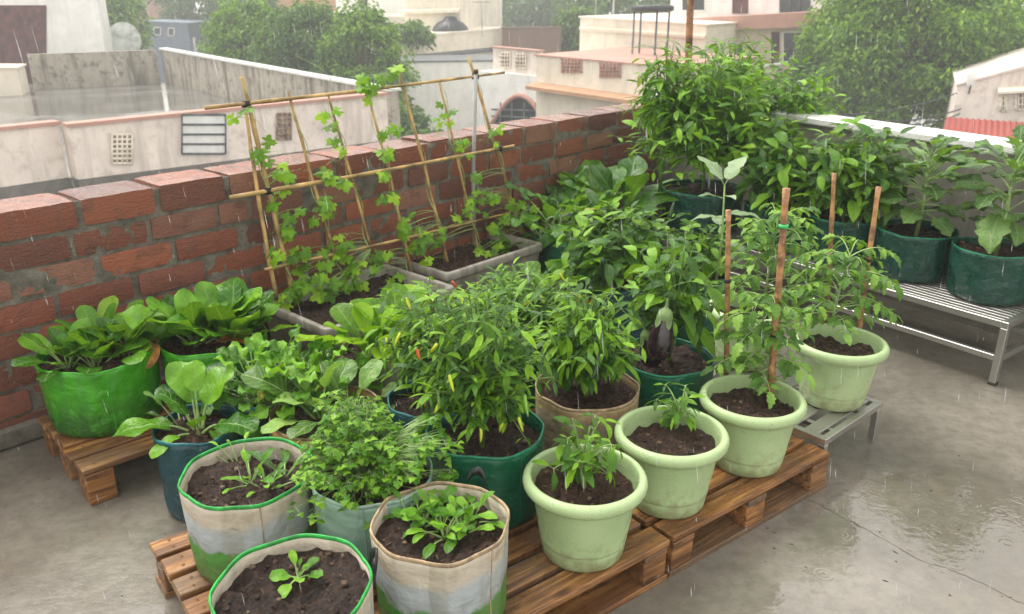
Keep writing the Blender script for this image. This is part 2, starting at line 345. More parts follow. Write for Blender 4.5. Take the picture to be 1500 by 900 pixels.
def floor_mat(name, puddles, base=((.145, .131, .106), (.25, .228, .190)), sc=1.0, spec=.55):
    """concrete; puddles = [(x, y, rx, ry, rot)] of standing water, shoreline broken by noise"""
    m, nt, p, _ = mat(name); v = coords(nt)
    n1 = noise_(nt, v, 1.7 * sc, 7, .6); n2 = noise_(nt, v, 22 * sc, 7, .7); n3 = noise_(nt, v, 5.5 * sc, 5, .6)
    c = ramp(nt, n1, [(.3, base[0]), (.72, base[1])])
    c = mix(nt, ramp(nt, n2, [(.3, .4), (.65, 0.0)]), c, tuple(x * .62 for x in base[0]))
    c = mix(nt, ramp(nt, n3, [(.62, 0.0), (.9, .38)]), c, (.17, .125, .075))
    c = mix(nt, ramp(nt, noise_(nt, v, 60 * sc, 3), [(.86, 0.0), (.9, .6)]), c, (.045, .035, .025))
    mask = None
    sh = nt.nodes.new('ShaderNodeSeparateXYZ'); nt.links.new(v, sh.inputs[0])
    wob = math_(nt, 'MULTIPLY_ADD', noise_(nt, v, 5.0 * sc, 6, .65), 1.05, -.6)
    for (x, y, rx, ry, rot) in puddles:
        dx = math_(nt, 'SUBTRACT', sh.outputs[0], x); dy = math_(nt, 'SUBTRACT', sh.outputs[1], y)
        a = math_(nt, 'DIVIDE', math_(nt, 'MULTIPLY_ADD', dx, cos(rot), math_(nt, 'MULTIPLY', dy, sin(rot))), rx)
        b = math_(nt, 'DIVIDE', math_(nt, 'MULTIPLY_ADD', dx, -sin(rot), math_(nt, 'MULTIPLY', dy, cos(rot))), ry)
        d = math_(nt, 'ADD', math_(nt, 'MULTIPLY', a, a), math_(nt, 'MULTIPLY', b, b))
        k = ramp(nt, math_(nt, 'ADD', d, wob), [(.86, 1.0), (1.0, 0.0)])
        mask = k if mask is None else math_(nt, 'MAXIMUM', mask, k)
    film = ramp(nt, noise_(nt, v, 2.6 * sc, 6, .65), [(.3, 0.1), (.64, .62)])
    wet = math_(nt, 'MAXIMUM', mask, film) if mask is not None else film
    c = mix(nt, math_(nt, 'MULTIPLY', wet, .12), c, tuple(x * .75 for x in base[0]))
    nt.links.new(c, p.inputs['Base Color'])
    nt.links.new(ramp(nt, wet, [(0.0, .30), (.35, .17), (.8, .05), (1.0, .02)]), p.inputs['Roughness'])
    nt.links.new(ramp(nt, wet, [(.3, spec * .8), (1.0, min(1, spec * 2))]), p.inputs['Specular IOR Level'])
    dry = bump(nt, None, n2, .22, .006)
    rp = N(nt, 'ShaderNodeTexWave', Scale=7.0, Distortion=9.0, Detail=3.0); rp.inputs['Detail Scale'].default_value = 2.5; rp.wave_type = 'RINGS'; nt.links.new(v, rp.inputs[0])
    vr = N(nt, 'ShaderNodeTexVoronoi', Scale=11.0 * sc); nt.links.new(v, vr.inputs[0])
    ring = math_(nt, 'MULTIPLY', math_(nt, 'SINE', math_(nt, 'MULTIPLY', vr.outputs[0], 42.0)), ramp(nt, vr.outputs[0], [(.05, .5), (.42, 0.0)]))
    rip0 = bump(nt, None, ring, .10, .006)
    rip = bump(nt, None, math_(nt, 'ADD', math_(nt, 'MULTIPLY', rp.outputs[1], .25), noise_(nt, v, 36, 3)), .05, .01, rip0)
    mx = nt.nodes.new('ShaderNodeMix'); mx.data_type = 'VECTOR'
    nt.links.new(mask if mask is not None else film, mx.inputs[0]); nt.links.new(dry, mx.inputs[4]); nt.links.new(rip, mx.inputs[5]); nt.links.new(mx.outputs[1], p.inputs['Normal'])
    return m
def stained(name, col, stain=(.16, .14, .11), amt=.6, rough=.7, sc=1.0):
    m, nt, p, _ = mat(name); v = coords(nt)
    c = mix(nt, ramp(nt, noise_(nt, v, 1.2 * sc, 6), [(.3, 0.0), (.7, 1.0)]), tuple(x * .88 for x in col), col)
    s1 = ramp(nt, noise_(nt, coords(nt, 'Object', (2.5 * sc, 2.5 * sc, .35 * sc)), 1.0, 6, .65), [(.48, 0.0), (.72, 1.0)])
    s2 = ramp(nt, noise_(nt, v, 3.2 * sc, 8, .7), [(.5, 0.0), (.75, 1.0)])
    c = mix(nt, math_(nt, 'MULTIPLY', math_(nt, 'MAXIMUM', s1, s2), amt), c, stain)
    nt.links.new(c, p.inputs['Base Color']); p.inputs['Roughness'].default_value = rough
    bump(nt, p, noise_(nt, v, 30 * sc, 5), .15, .01)
    return m
M['plaster'] = stained('old_grey_plaster', (.26, .245, .21), (.12, .11, .09), .6, .7, 3)
M['coping'] = stained('white_coping_paint', (.78, .78, .75), (.5, .5, .46), .35, .3, 2)
M['cream'] = stained('cream_wall', (.80, .73, .60), (.45, .4, .32), .35)
M['white'] = stained('white_wall', (.85, .84, .80), (.5, .49, .45), .3)
M['pinkish'] = stained('pale_pink_wall', (.78, .69, .61), (.36, .31, .26), .55)
M['pink'] = stained('faded_pink_trim', (.50, .27, .21), (.3, .2, .16), .4)
M['beige'] = stained('beige_wall', (.72, .62, .49), (.42, .36, .28), .35)
M['stainwall'] = stained('mouldy_concrete', (.40, .365, .30), (.10, .085, .06), .85)
M['orange'] = stained('terracotta_ledge', (.50, .29, .17), (.3, .2, .13), .4)
M['brownwall'] = stained('brown_brick_wall', (.2, .12, .09), (.12, .08, .06), .4)
M['redroof'] = stained('red_roof', (.33, .05, .035), (.2, .06, .05), .4, .4)
M['blue'] = stained('blue_grey_wall', (.16, .2, .26), (.1, .12, .15), .4)
M['door'] = simple('brown_door', (.095, .028, .026), .7, .3, 3)
M['darkglass'] = simple('dark_window', (.03, .033, .037), .15, .3, 2)
M['greyiron'] = simple('grey_iron', (.10, .11, .12), .5, .3, 5)
M['lattice'] = simple('lattice_grille', (.33, .24, .18), .7, .3, 6)
M['tank'] = simple('black_tank', (.02, .022, .028), .45, .3, 2)
M['dish'] = simple('grey_dish', (.42, .44, .41), .5, .25, 2)
M['pole'] = simple('concrete_pole', (.36, .36, .35), .7, .2, 2)
M['wire'] = simple('black_wire', (.03, .03, .035), .6)
M['street'] = simple('wet_street', (.10, .10, .098), .3, .3, .3, .2, 3)
HAZE, SKY, SUN, EXPO, OVER, OVL = .003, .15, 1.4, 1.05, .6, 6.5
# ------------------------------------------------------------------ leaves
def P_lance(v): return (v ** .75) * ((1 - v) ** .95) * 2.75 if 0 < v < 1 else 0.0
def P_ovate(v): return (v ** .5) * ((1 - v) ** .85) * 2.0 if 0 < v < 1 else 0.0
def P_spat(v): return min(1.0, .10 + 1.45 * v ** 1.6) * ((1 - v) ** .42) * 1.55 if v < 1 else 0.0
def P_spin(v): return (.08 + v ** .8) * ((1 - v) ** .5) * 1.55 if v < 1 else 0.0
def P_oval(v): return (v ** .55) * ((1 - v) ** .42) * 1.93 if 0 < v < 1 else 0.0
def P_round(v): return sqrt(max(0, 1 - (2 * v - 1) ** 2))
def P_lobed(v): return P_ovate(v) * (1 + .16 * sin(v * 4 * 2 * pi + 1.2))
def P_tom(v): return P_ovate(v) * (1 + (.24 if int(v * 9) % 2 else -.2))
UP = Vector((0, 0, 1))
def leaf(g, p, d, L, W, prof, curl=.6, fold=.25, wave=0.0, nu=1, nv=5, roll=0.0, blister=0.0, rnd=R_):
    p = Vector(p); d = d.normalized()
    s = d.cross(UP)
    if s.length < .12:
        a = rnd.uniform(0, 2 * pi); s = d.cross(Vector((cos(a), sin(a), 0)))
    s.normalize()
    if roll: s = Matrix.Rotation(roll, 3, d) @ s
    n = s.cross(d)
    if n.z < 0 and not roll: s, n = -s, -n
    ph = rnd.uniform(0, 6.28); fr = rnd.uniform(9, 13)
    rot = Matrix.Rotation(-curl / nv, 3, s)
    rows = []; c = p.copy(); step = L / nv
    for i in range(nv + 1):
        v = i / nv; w = W / 2 * prof(min(.999, max(.001, v)) if 0 < i < nv else (.02 if i == 0 else .995))
        row = []
        for j in range(-nu, nu + 1):
            t = j / nu; a = abs(t)
            off = fold * a * w
            if wave: off += wave * W * a * a * sin(v * fr + ph + (1.7 if j > 0 else 0))
            if blister: off += blister * W * sin(v * 17 + ph) * sin(t * 5 + ph * 2) * (1 - a * .5)
            row.append(g.add(c + s * (t * w) + n * off, (.5 + t * .5, v)))
        rows.append(row)
        c = c + d * step; d = rot @ d; n = rot @ n
    for a, b in zip(rows, rows[1:]):
        for j in range(2 * nu): g.f.append((a[j], a[j + 1], b[j + 1], b[j]))
def palm(g, p, d, n, R, lobes=5, droop=.25, teeth=.1, m=31, span=2.72, deep=.42, rnd=R_):
    """palmately lobed leaf: p at the leaf stalk, d towards the tip, n the leaf's upper side"""
    d = d.normalized(); s = d.cross(n).normalized(); n = s.cross(d)
    ph = rnd.uniform(0, 6)
    c = g.add(p, (.5, .0)); mid = []; outr = []
    for i in range(m):
        th = -span + 2 * span * i / (m - 1)
        lo = abs(cos(th * lobes / (2 * span) * pi)) if lobes > 1 else 1
        lo = (abs(cos(th / (2 * span) * pi * (lobes - 1)))) ** .8
        size = 1.0 - .30 * abs(th) / span
        r = R * size * ((1 - deep) + deep * lo) * (1 + teeth * (1 if i % 2 else -1))
        for k, lst in ((.55, mid), (1.0, outr)):
            rr = r * k; q = Vector(p) + d * (cos(th) * rr) + s * (sin(th) * rr)
            q += n * (-droop * R * (rr / R) ** 2 + .05 * R * sin(th * 3 + ph) * k)
            lst.append(g.add(q, (.5 + .5 * sin(th) * k, .5 + .5 * cos(th) * k)))
    for i in range(m - 1):
        g.f.append((c, mid[i], mid[i + 1])); g.f.append((mid[i], outr[i], outr[i + 1], mid[i + 1]))
def rdir(rnd, az, el):
    return Vector((cos(az) * cos(el), sin(az) * cos(el), sin(el)))
def finish(root, stem, fol, leafmat, stemmat='stem'):
    if stem is not None and stem.f: obj('stem', stem, M[stemmat], root)
    obj('foliage', fol, M[leafmat], root)
def chilli_geo(L, r, bend):
    g = G(); n = 7; pts = []; rr = []
    for i in range(n):
        t = i / (n - 1); pts.append((bend * L * t * t, 0, -L * t)); rr.append(r * (.75 + .5 * t) * (1 - t ** 3) + .0004 if t < 1 else .0005)
    tube(g, pts, rr, 7); return g
def bush(name, label, group, x, y, z0, z1, R, leafmat, rnd, prof=P_lance, L=(.05, .09), W=.34, tips=34, per=8, low=.2, fork=.22, curl=.7, fold=.2, nv=5, nu=1, wave=0.0, stemmat='stem', el=(-.6, .5), fruits=(), flowers=0, R2=None, inner=.35, cat='chilli plant'):
    """shrub: branches curve from one stem into a loose dome, leaves along their outer half and at the tips"""
    t = thing(name, label, cat, (x, y, z0), 0, group)
    st, fo = G(), G(); H = z1 - z0; zc = H * (low + (1 - low) * .5); rz = H * (1 - low) * .5
    hub = Vector((rnd.uniform(-.01, .01), rnd.uniform(-.01, .01), H * fork))
    tube(st, [(0, 0, -.02), hub * .5, hub], [.009 * (H / .4) ** .5, .007, .006], 7)
    spots = []
    for k in range(tips):
        a = k * 2.39996 + rnd.uniform(-.4, .4); u = (k + .5) / tips
        cz = 1 - 1.75 * u; sr = sqrt(max(0, 1 - cz * cz)); rad = inner + (1 - inner) * rnd.random() ** .45
        rad *= rnd.uniform(.85, 1.12)
        tip = Vector((cos(a) * sr * R * rad, sin(a) * sr * (R2 or R) * rad, zc + cz * rz * (.75 + .25 * rad) + rnd.uniform(-.06, .05) * H))
        tip.z = max(tip.z, .03)
        ctrl = hub + Vector((tip.x * .35, tip.y * .35, max(.2 * H, (tip.z - hub.z) * .75)))
        pts = bez(hub, ctrl, tip, 6); tube(st, pts, [.0042, .0038, .0034, .003, .0025, .002, .0014], 4, False)
        out = Vector((tip.x, tip.y, 0)); oa = atan2(out.y, out.x)
        for j in range(per):
            f = .42 + .58 * (j + rnd.random()) / per if j < per - 3 else 1.0
            q = pts[min(6, int(f * 6))].lerp(pts[min(6, int(f * 6) + 1)], f * 6 % 1)
            az = oa + rnd.uniform(-1.9, 1.9) if f < 1 else j * 2.2 + rnd.uniform(-.6, .6)
            e = rnd.uniform(*el) + (.3 if f == 1 and cz > .3 else 0)
            ll = rnd.uniform(*L) * (rnd.uniform(.6, 1.12) if f < 1 else rnd.uniform(.4, 1))
            d = rdir(rnd, az, e); pet = ll * .3
            tube(st, [q, q + d * pet], [.0014, .001], 3, False)
            leaf(fo, q + d * pet, d, ll, ll * W * rnd.uniform(.85, 1.15), prof, curl * rnd.uniform(.3, 1.5), fold, wave, nu, nv, rnd.uniform(-.5, .5), rnd=rnd)
        spots.append((tip, oa))
    finish(t, st, fo, leafmat, stemmat)
    for (nm, fm, num, fl, fr, lab) in fruits:
        for k in range(num):
            tip, oa = spots[rnd.randrange(len(spots))]
            q = tip + Vector((cos(oa), sin(oa), 0)) * rnd.uniform(0, .03) + Vector((rnd.uniform(-.03, .03), rnd.uniform(-.03, .03), rnd.uniform(-.03, .03)))
            o = obj(nm, chilli_geo(fl * rnd.uniform(.75, 1.2), fr, rnd.uniform(-.2, .25)), M[fm], t); o.location = q
            o.rotation_euler = (rnd.uniform(-.6, .6), rnd.uniform(-.6, .6), rnd.uniform(0, 6))
            if lab: o['label'] = lab
    if flowers:
        for k in range(flowers):
            tip, oa = spots[rnd.randrange(len(spots))]; g = G()
            for q in range(5):
                leaf(g, (0, 0, 0), rdir(rnd, q * 1.257, .2), .011, .008, P_ovate, .3, .1, nv=3, rnd=rnd)
            o = obj('flower', g, M['flower'], t); o.location = tip + Vector((0, 0, .012)); o.rotation_euler = (rnd.uniform(-.8, .8), rnd.uniform(-.8, .8), 0)
    return t, spots
def rosette(name, label, group, x, y, z0, leafmat, rnd, n=16, L=(.1, .16), W=.55, pet=(.03, .07), el=(.3, 1.3), r0=.02, prof=P_spin, curl=.9, fold=.25, wave=.05, nu=3, nv=8, blister=.02, stemmat='stem_pale', cat='leafy plant', spread=0.0, azs=None, roll=.35, clumps=None):
    """leaves rising from a crown; clumps = [(dx, dy)] for several crowns grown together"""
    t = thing(name, label, cat, (x, y, z0), 0, group); st, fo = G(), G()
    for (cx, cy) in (clumps or [(0, 0)]):
        for k in range(n):
            a = (azs[k % len(azs)] if azs else k * 2.39996) + rnd.uniform(-.35, .35); u = (k + .5) / n
            e = el[1] + (el[0] - el[1]) * u + rnd.uniform(-.15, .15)
            ll = (L[0] + (L[1] - L[0]) * rnd.random()) * (.72 + .28 * min(1, u * 2.2)); pl = rnd.uniform(*pet)
            b = Vector((cx + cos(a) * r0 * u, cy + sin(a) * r0 * u, -.008)); d = rdir(rnd, a, e); d2 = rdir(rnd, a, e - .25)
            pts = bez(b, b + d * pl * .6, b + d * pl * .55 + d2 * pl * .5, 4)
            wd = .0016 + ll * .012
            tube(st, pts, [wd * 1.3, wd * 1.2, wd, wd * .9, wd * .7], 5, False)
            leaf(fo, pts[-1] - d2 * .004, d2, ll, ll * W * rnd.uniform(.82, 1.15), prof, curl * rnd.uniform(.5, 1.4), fold, wave, nu, nv, rnd.uniform(-roll, roll), blister, rnd)
    finish(t, st, fo, leafmat, stemmat); return t
def tomato(name, label, group, x, y, z0, z1, R, rnd, fronds=13, leafmat='tomato', lean=(0, 0), L=(.045, .07)):
    t = thing(name, label, 'tomato plant', (x, y, z0), 0, group); st, fo = G(), G(); H = z1 - z0
    top = Vector((lean[0], lean[1], H * .86))
    main = bez((0, 0, -.02), (top.x * .2, top.y * .2, H * .5), top, 9); tube(st, main, [.0065 - .0045 * i / 9 for i in range(10)], 7)
    for k in range(fronds):
        f = .16 + .84 * (k + .5) / fronds; q = main[min(8, int(f * 9))].lerp(main[min(9, int(f * 9) + 1)], f * 9 % 1)
        a = k * 2.39996 + rnd.uniform(-.4, .4); e = .15 + .75 * f + rnd.uniform(-.2, .25); fl = R * rnd.uniform(.8, 1.2) * (1.1 - .35 * f)
        d = rdir(rnd, a, e); end = q + Vector((d.x, d.y, 0)) * fl + UP * (fl * sin(e) * .45 - fl * .18)
        pts = bez(q, q + d * fl * .6, end, 7); tube(st, pts, [.0028, .0026, .0023, .002, .0017, .0014, .0011, .0008], 4, False)
        for j in (2, 3, 4, 5, 6):
            for sd in (-1, 1):
                aa = a + sd * rnd.uniform(.9, 1.35); dd = rdir(rnd, aa, rnd.uniform(-.7, .2)); ll = rnd.uniform(*L) * (.65 + .12 * (j if j < 5 else 8 - j))
                leaf(fo, pts[j] + dd * ll * .15, dd, ll, ll * .55, P_tom, rnd.uniform(.3, 1.2), .25, .05, 1, 8, rnd.uniform(-.5, .5), rnd=rnd)
        dd = rdir(rnd, a + rnd.uniform(-.3, .3), rnd.uniform(-.9, -.1)); ll = rnd.uniform(*L) * 1.15
        leaf(fo, pts[-1], dd, ll, ll * .58, P_tom, .8, .25, .05, 1, 8, rnd.uniform(-.4, .4), rnd=rnd)
    finish(t, st, fo, leafmat, 'stem_pale'); return t
def umbel(name, label, group, x, y, z0, H, R, rnd, n=110, leafmat='coriander', cat='coriander', size=(.013, .022)):
    """fine-leaved herb: thin stalks into a dome, each with fans of small lobed leaflets"""
    t = thing(name, label, cat, (x, y, z0), 0, group); st, fo = G(), G()
    for k in range(n):
        a = k * 2.39996 + rnd.uniform(-.3, .3); u = (k + .5) / n; rr = R * u ** .5 * rnd.uniform(.8, 1.12)
        h = H * (1 - .62 * u ** 1.6) * rnd.uniform(.6, 1.12) * (.88 + .5 * mn.noise(Vector((cos(a) * 1.8 * u, sin(a) * 1.8 * u, H * 40)))); rr *= 1 + .35 * mn.noise(Vector((cos(a) * 1.5, sin(a) * 1.5, 9)))
        if u > .86 and rnd.random() < .5: h *= rnd.uniform(-.1, .5); rr *= 1.12
        tip = Vector((cos(a) * rr, sin(a) * rr, h)); b = Vector((cos(a) * .05 * u, sin(a) * .05 * u, -.01))
        pts = bez(b, Vector((tip.x * .35, tip.y * .35, max(h, .04) * .9)), tip, 4); tube(st, pts, [.0015, .0014, .0012, .001, .0007], 3, False)
        for j in range(7):
            aa = a + rnd.uniform(-1.8, 1.8); d = rdir(rnd, aa, rnd.uniform(-.2, .7)); sz = rnd.uniform(*size)
            q = pts[-1] + d * sz * rnd.uniform(.4, 1.4) - UP * rnd.uniform(0, .02); tube(st, [pts[-1] if j < 4 else pts[3], q], [.0007, .0005], 3, False)
            nn = (UP + d * rnd.uniform(-.2, .9)).normalized(); d2 = (d - nn * d.dot(nn))
            palm(fo, q, d2 if d2.length > .05 else Vector((1, 0, 0)), nn, sz, 3, rnd.uniform(0, .4), .1, 11, 1.7, .45, rnd)
    finish(t, st, fo, leafmat, 'stem_pale'); return t
# ------------------------------------------------------------------ containers
def soil_geo(r, z, seed, n=72, m=24, amp=.016, clods=150, sq=None):
    g = G(); rnd = random.Random(seed); c = None; rows = []
    def hz(x, y): return z + amp * 1.5 * mn.fractal(Vector((x * 9 + seed, y * 9, seed * .7)), .8, 2, 3) + amp * .9 * mn.noise(Vector((x * 42, y * 42 + seed, 3))) + amp * .35 * mn.noise(Vector((x * 110, y * 110 + seed, 5)))
    for i in range(m + 1):
        rr = i / m
        row = []
        for k in range(n):
            a = 2 * pi * k / n
            if sq:
                ca, sa = cos(a), sin(a); q = 1 / max(abs(ca), abs(sa)); x, y = ca * q * rr * sq[0], sa * q * rr * sq[1]
            else: x, y = cos(a) * rr * r, sin(a) * rr * r
            row.append(g.add((x, y, hz(x, y) if i else hz(0, 0))))
        rows.append(row)
    for a, b in zip(rows, rows[1:]):
        for k in range(n): g.f.append((a[k], a[(k + 1) % n], b[(k + 1) % n], b[k]))
    for k in range(clods):
        a = rnd.uniform(0, 6.28); rr = r * rnd.random() ** .5 * .93
        x, y = cos(a) * rr, sin(a) * rr
        if sq: x, y = rnd.uniform(-.93, .93) * sq[0], rnd.uniform(-.93, .93) * sq[1]
        s = .002 + .0065 * rnd.random() ** 2.5; bm = bmesh.new(); tone = rnd.random(); st = rnd.choice((1, 1, 1, 2.6)) if s < .006 else 1; ang = rnd.uniform(0, 3.14); bmesh.ops.create_icosphere(bm, subdivisions=1, radius=s)
        k0 = len(g.v); zz = hz(x, y) + s * .2
        for q in bm.verts:
            qx, qy = q.co.x * rnd.uniform(.7, 1.4) * st, q.co.y * rnd.uniform(.7, 1.4) / st
            g.add((x + qx * cos(ang) - qy * sin(ang), y + qx * sin(ang) + qy * cos(ang), zz + q.co.z * rnd.uniform(.5, 1) / st), (.95, tone))
        bm.verts.index_update(); g.f += [tuple(q.index + k0 for q in f.verts) for f in bm.faces]; bm.free()
    return g
def bag(label, x, y, z0, r, h, body, bind, seed, group=None, soil=.045, facets=9, facet=.022, rim=.004, taper=.95, straps=(), cat='grow bag', rimr=None, slump=.02):
    t = thing('grow_bag', label, cat, (x, y, z0), 0, group); rnd = random.Random(seed); g = G(); n = 90; ph = rnd.uniform(0, 6)
    def rad(a, f):
        q = facets * a / (2 * pi) + ph; q = abs((q % 1) - .5) * 2
        k = 1 + facet * (q - .5) + slump * .8 * mn.noise(Vector((cos(a) * 1.6 + seed, sin(a) * 1.6, f * 1.4)))
        k += .010 * (1 - f) * mn.noise(Vector((cos(a) * 4, sin(a) * 4 + seed, f * 9))) + .012 * (1.1 - f) * mn.noise(Vector((cos(a) * 7 + f * 5, sin(a) * 7 + seed, f * 6)))
        return r * (taper + (1 - taper) * f) * k
    def top(a): return h * (1 + .03 * mn.noise(Vector((cos(a) * 1.5 + seed * 3, sin(a) * 1.5, 0))) + .008 * sin(5 * a + ph))
    prof = [(.6, .0), (.86, .0), (.955, .018), (.99, .05)] + [(1, .05 + .95 * i / 12) for i in range(1, 13)]
    rings = []
    for (k, f) in prof: rings.append([g.add((cos(2 * pi * i / n) * rad(2 * pi * i / n, f) * k, sin(2 * pi * i / n) * rad(2 * pi * i / n, f) * k, top(2 * pi * i / n) * f)) for i in range(n)])
    for (f) in (1.0, .9, .8, .7): rings.append([g.add((cos(2 * pi * i / n) * (rad(2 * pi * i / n, f) - .004), sin(2 * pi * i / n) * (rad(2 * pi * i / n, f) - .004), top(2 * pi * i / n) * f)) for i in range(n)])
    for a, b in zip(rings, rings[1:]):
        for k in range(n): g.f.append((a[k], a[(k + 1) % n], b[(k + 1) % n], b[k]))
    g.f.append(tuple(reversed(rings[0])))
    obj('bag_body', g, M[body], t)
    for sa in (-1.15 + rnd.uniform(-.5, .5), 1.9):
        g = G(); pts = [Vector((cos(sa) * (rad(sa % 6.2832, f) + .0006), sin(sa) * (rad(sa % 6.2832, f) + .0006), top(sa) * f)) for f in [.06 + .93 * q / 14 for q in range(15)]]
        tube(g, pts, .0013, 4, False)
        obj('seam', g, M[bind if body != 'bag_white' else 'bind_tan'], t)
    g = G(); pr = []
    for i in range(n):
        a = 2 * pi * i / n; pr.append((a, rad(a, 1) - .002, top(a)))
    rr = rim; rows = []
    for (a, q, z) in pr: rows.append([g.add((cos(a) * (q + rr * .8 * cos(b)), sin(a) * (q + rr * .8 * cos(b)), z + rr * 1.5 * sin(b) - rr * .4)) for b in [2 * pi * j / 8 for j in range(8)]])
    for i in range(n):
        a, b = rows[i], rows[(i + 1) % n]
        for j in range(8): g.f.append((a[j], b[j], b[(j + 1) % 8], a[(j + 1) % 8]))
    obj('rim_binding', g, M[bind], t)
    obj('soil', soil_geo(r * .975, h - soil, seed), M['soil'], t)
    for az in straps:
        g = G(); a = radians(az); c = Vector((cos(a), sin(a), 0)); sd = Vector((-sin(a), cos(a), 0)); q = rad(a % (2 * pi), 1)
        pts = [c * (q + .002) + sd * (-.024) + UP * (h - .02), c * (q + .006) + sd * (-.026) + UP * (h + .012), c * (q + .012) + sd * (-.014) + UP * (h + .03), c * (q + .016) + UP * (h + .034), c * (q + .012) + sd * .016 + UP * (h + .026), c * (q + .006) + sd * .026 + UP * (h + .008), c * (q + .002) + sd * .024 + UP * (h - .02)]
        rows = []
        for p in pts: rows.append([g.add(p + c * aa + UP * bb) for aa, bb in ((-.002, -.011), (.002, -.011), (.002, .011), (-.002, .011))])
        for p, q2 in zip(rows, rows[1:]):
            for j in range(4): g.f.append((p[j], p[(j + 1) % 4], q2[(j + 1) % 4], q2[j]))
        g.f.append(tuple(rows[0])); g.f.append(tuple(reversed(rows[-1])))
        obj('handle', g, M['strap'], t)
    return t
def pot(label, x, y, z0, seed, group='pale green planters', s=1.0):
    t = thing('planter_pot', label, 'plant pot', (x, y, z0), seed * 1.3, group); g = G()
    prof = [(.0, 0), (.096, 0), (.104, .003), (.108, .010), (.1135, .046), (.1125, .049), (.1145, .052), (.1155, .055), (.1150, .057), (.133, .178), (.134, .184), (.138, .187), (.139, .192)]
    lathe(g, [(r * s, z * s) for r, z in prof], 72); obj('pot_body', g, M['pot'], t)
    g = G(); pr = [(.138, .196), (.147, .195), (.155, .198), (.159, .204), (.1605, .212), (.159, .221), (.154, .228), (.146, .232), (.140, .230), (.137, .223), (.134, .20), (.131, .18), (.128, .165)]
    lathe(g, [(r * s, z * s) for r, z in pr], 72); obj('rolled_rim', g, M['pot'], t)
    obj('soil', soil_geo(.131 * s, .180 * s, 40 + seed, amp=.013), M['soil'], t)
    return t
NAIL = []
def pallet(label, x, y, rz, length, width, h, boards, seed, bottom=True, blocks=None, group='wet timber pallets', gapw=None):
    """origin at the far left corner; boards run along +x, stacked towards -y"""
    t = thing('pallet', label, 'pallet', (x, y, 0), rz, group); rnd = random.Random(seed); th = .02; bw = width / boards
    for k in range(boards):
        w = bw * (.80 if gapw is None else gapw) * rnd.uniform(.95, 1.04)
        g = G(); box(g, (0, 0, 0), length + rnd.uniform(-.012, .008), w, th, 0, .0025)
        o = obj('deck_board', g, M['wood'], t, False); o.location = (length / 2 + rnd.uniform(-.004, .004), -(k + .5) * bw, h - th / 2); o.rotation_euler = (0, 0, rnd.uniform(-.006, .006))
        gn = G(); lathe(gn, [(.0046, 0), (.0044, .0012), (.0, .0012)], 8)
        for ex in (.045, length / 2, length - .045):
            for ey in (-w * .25, w * .22):
                if NAIL: q = NAIL[0].copy(); C.objects.link(q)
                else: q = obj('nail', gn, M['rust']); NAIL.append(q)
                q.parent = o; q.location = (ex - length / 2 + rnd.uniform(-.01, .01), ey, th / 2 + .0002)
    xs = blocks or (.05, length / 2, length - .05)
    for xx in xs:
        g = G(); box(g, (0, 0, 0), .085, width - .01, .018, 0, .002)
        o = obj('cross_board', g, M['wood'], t, False); o.location = (xx, -width / 2, h - th - .0095)
        for yy in (-.05, -width / 2, -width + .05):
            bh = h - th - .019 - (.018 if bottom else 0); g = G(); box(g, (0, 0, 0), .085, .085, bh, 0, .003)
            o = obj('support_block', g, M['wood'], t, False); o.location = (xx, yy, (.018 if bottom else 0) + bh / 2 - .0003)
    if bottom:
        for yy in (-.05, -width / 2, -width + .05):
            g = G(); box(g, (0, 0, 0), length, .09, .018, 0, .002); o = obj('bottom_board', g, M['wood'], t, False); o.location = (length / 2, yy, .0092)
    return t
def steel_bench(name, label, x, y, rz, length, depth, h, rails=True, nsl=9, foot=True, cat='metal bench', leg=.028):
    """origin at the near front corner on the floor; long side along +x, depth along +y"""
    t = thing(name, label, cat, (x, y, 0), rz); a = leg
    g = G()
    for yy in (a / 2, depth - a / 2): box(g, (length / 2, yy, h - a / 2), length - 2 * a - .001, a, a, 0, .002)
    for xx in (a / 2, length - a / 2): box(g, (xx, depth / 2, h - a / 2), a, depth, a, 0, .002)
    obj('top_frame', g, M['steel'], t, False)
    g = G()
    for k in range(nsl):
        yy = a + (depth - 2 * a) * (k + .5) / nsl; box(g, (length / 2, yy, h - .006), length - 2 * a - .002, (depth - 2 * a) / nsl * .62, .008, 0, .001)
    for k in range(max(2, int(length / .3))):
        xx = length * (k + .5) / max(2, int(length / .3)); box(g, (xx, depth / 2, h - .018), .02, depth - 2 * a - .002, .014)
    obj('slatted_top', g, M['steel'], t, False)
    for xx in (a / 2, length - a / 2):
        for yy in (a / 2, depth - a / 2):
            g = G(); box(g, (xx, yy, (h - a) / 2 + .0055), a, a, h - a - .012, 0, .002); o = obj('leg', g, M['steel'], t, False)
            if foot:
                g = G(); box(g, (xx, yy, .0055), a + .004, a + .004, .011, 0, .002); obj('rubber_foot', g, M['rubber'], o, False)
    if rails:
        for yy in (a / 2, depth - a / 2):
            g = G(); box(g, (length / 2, yy, h * .42), length - 2 * a - .001, a * .9, a * .9, 0, .002); obj('lower_rail', g, M['steel'], t, False)
        for xx in (a / 2, length - a / 2):
            g = G(); box(g, (xx, depth / 2, h * .42), a * .9, depth - 2 * a - .001, a * .9, 0, .002); obj('lower_rail', g, M['steel'], t, False)
    return t
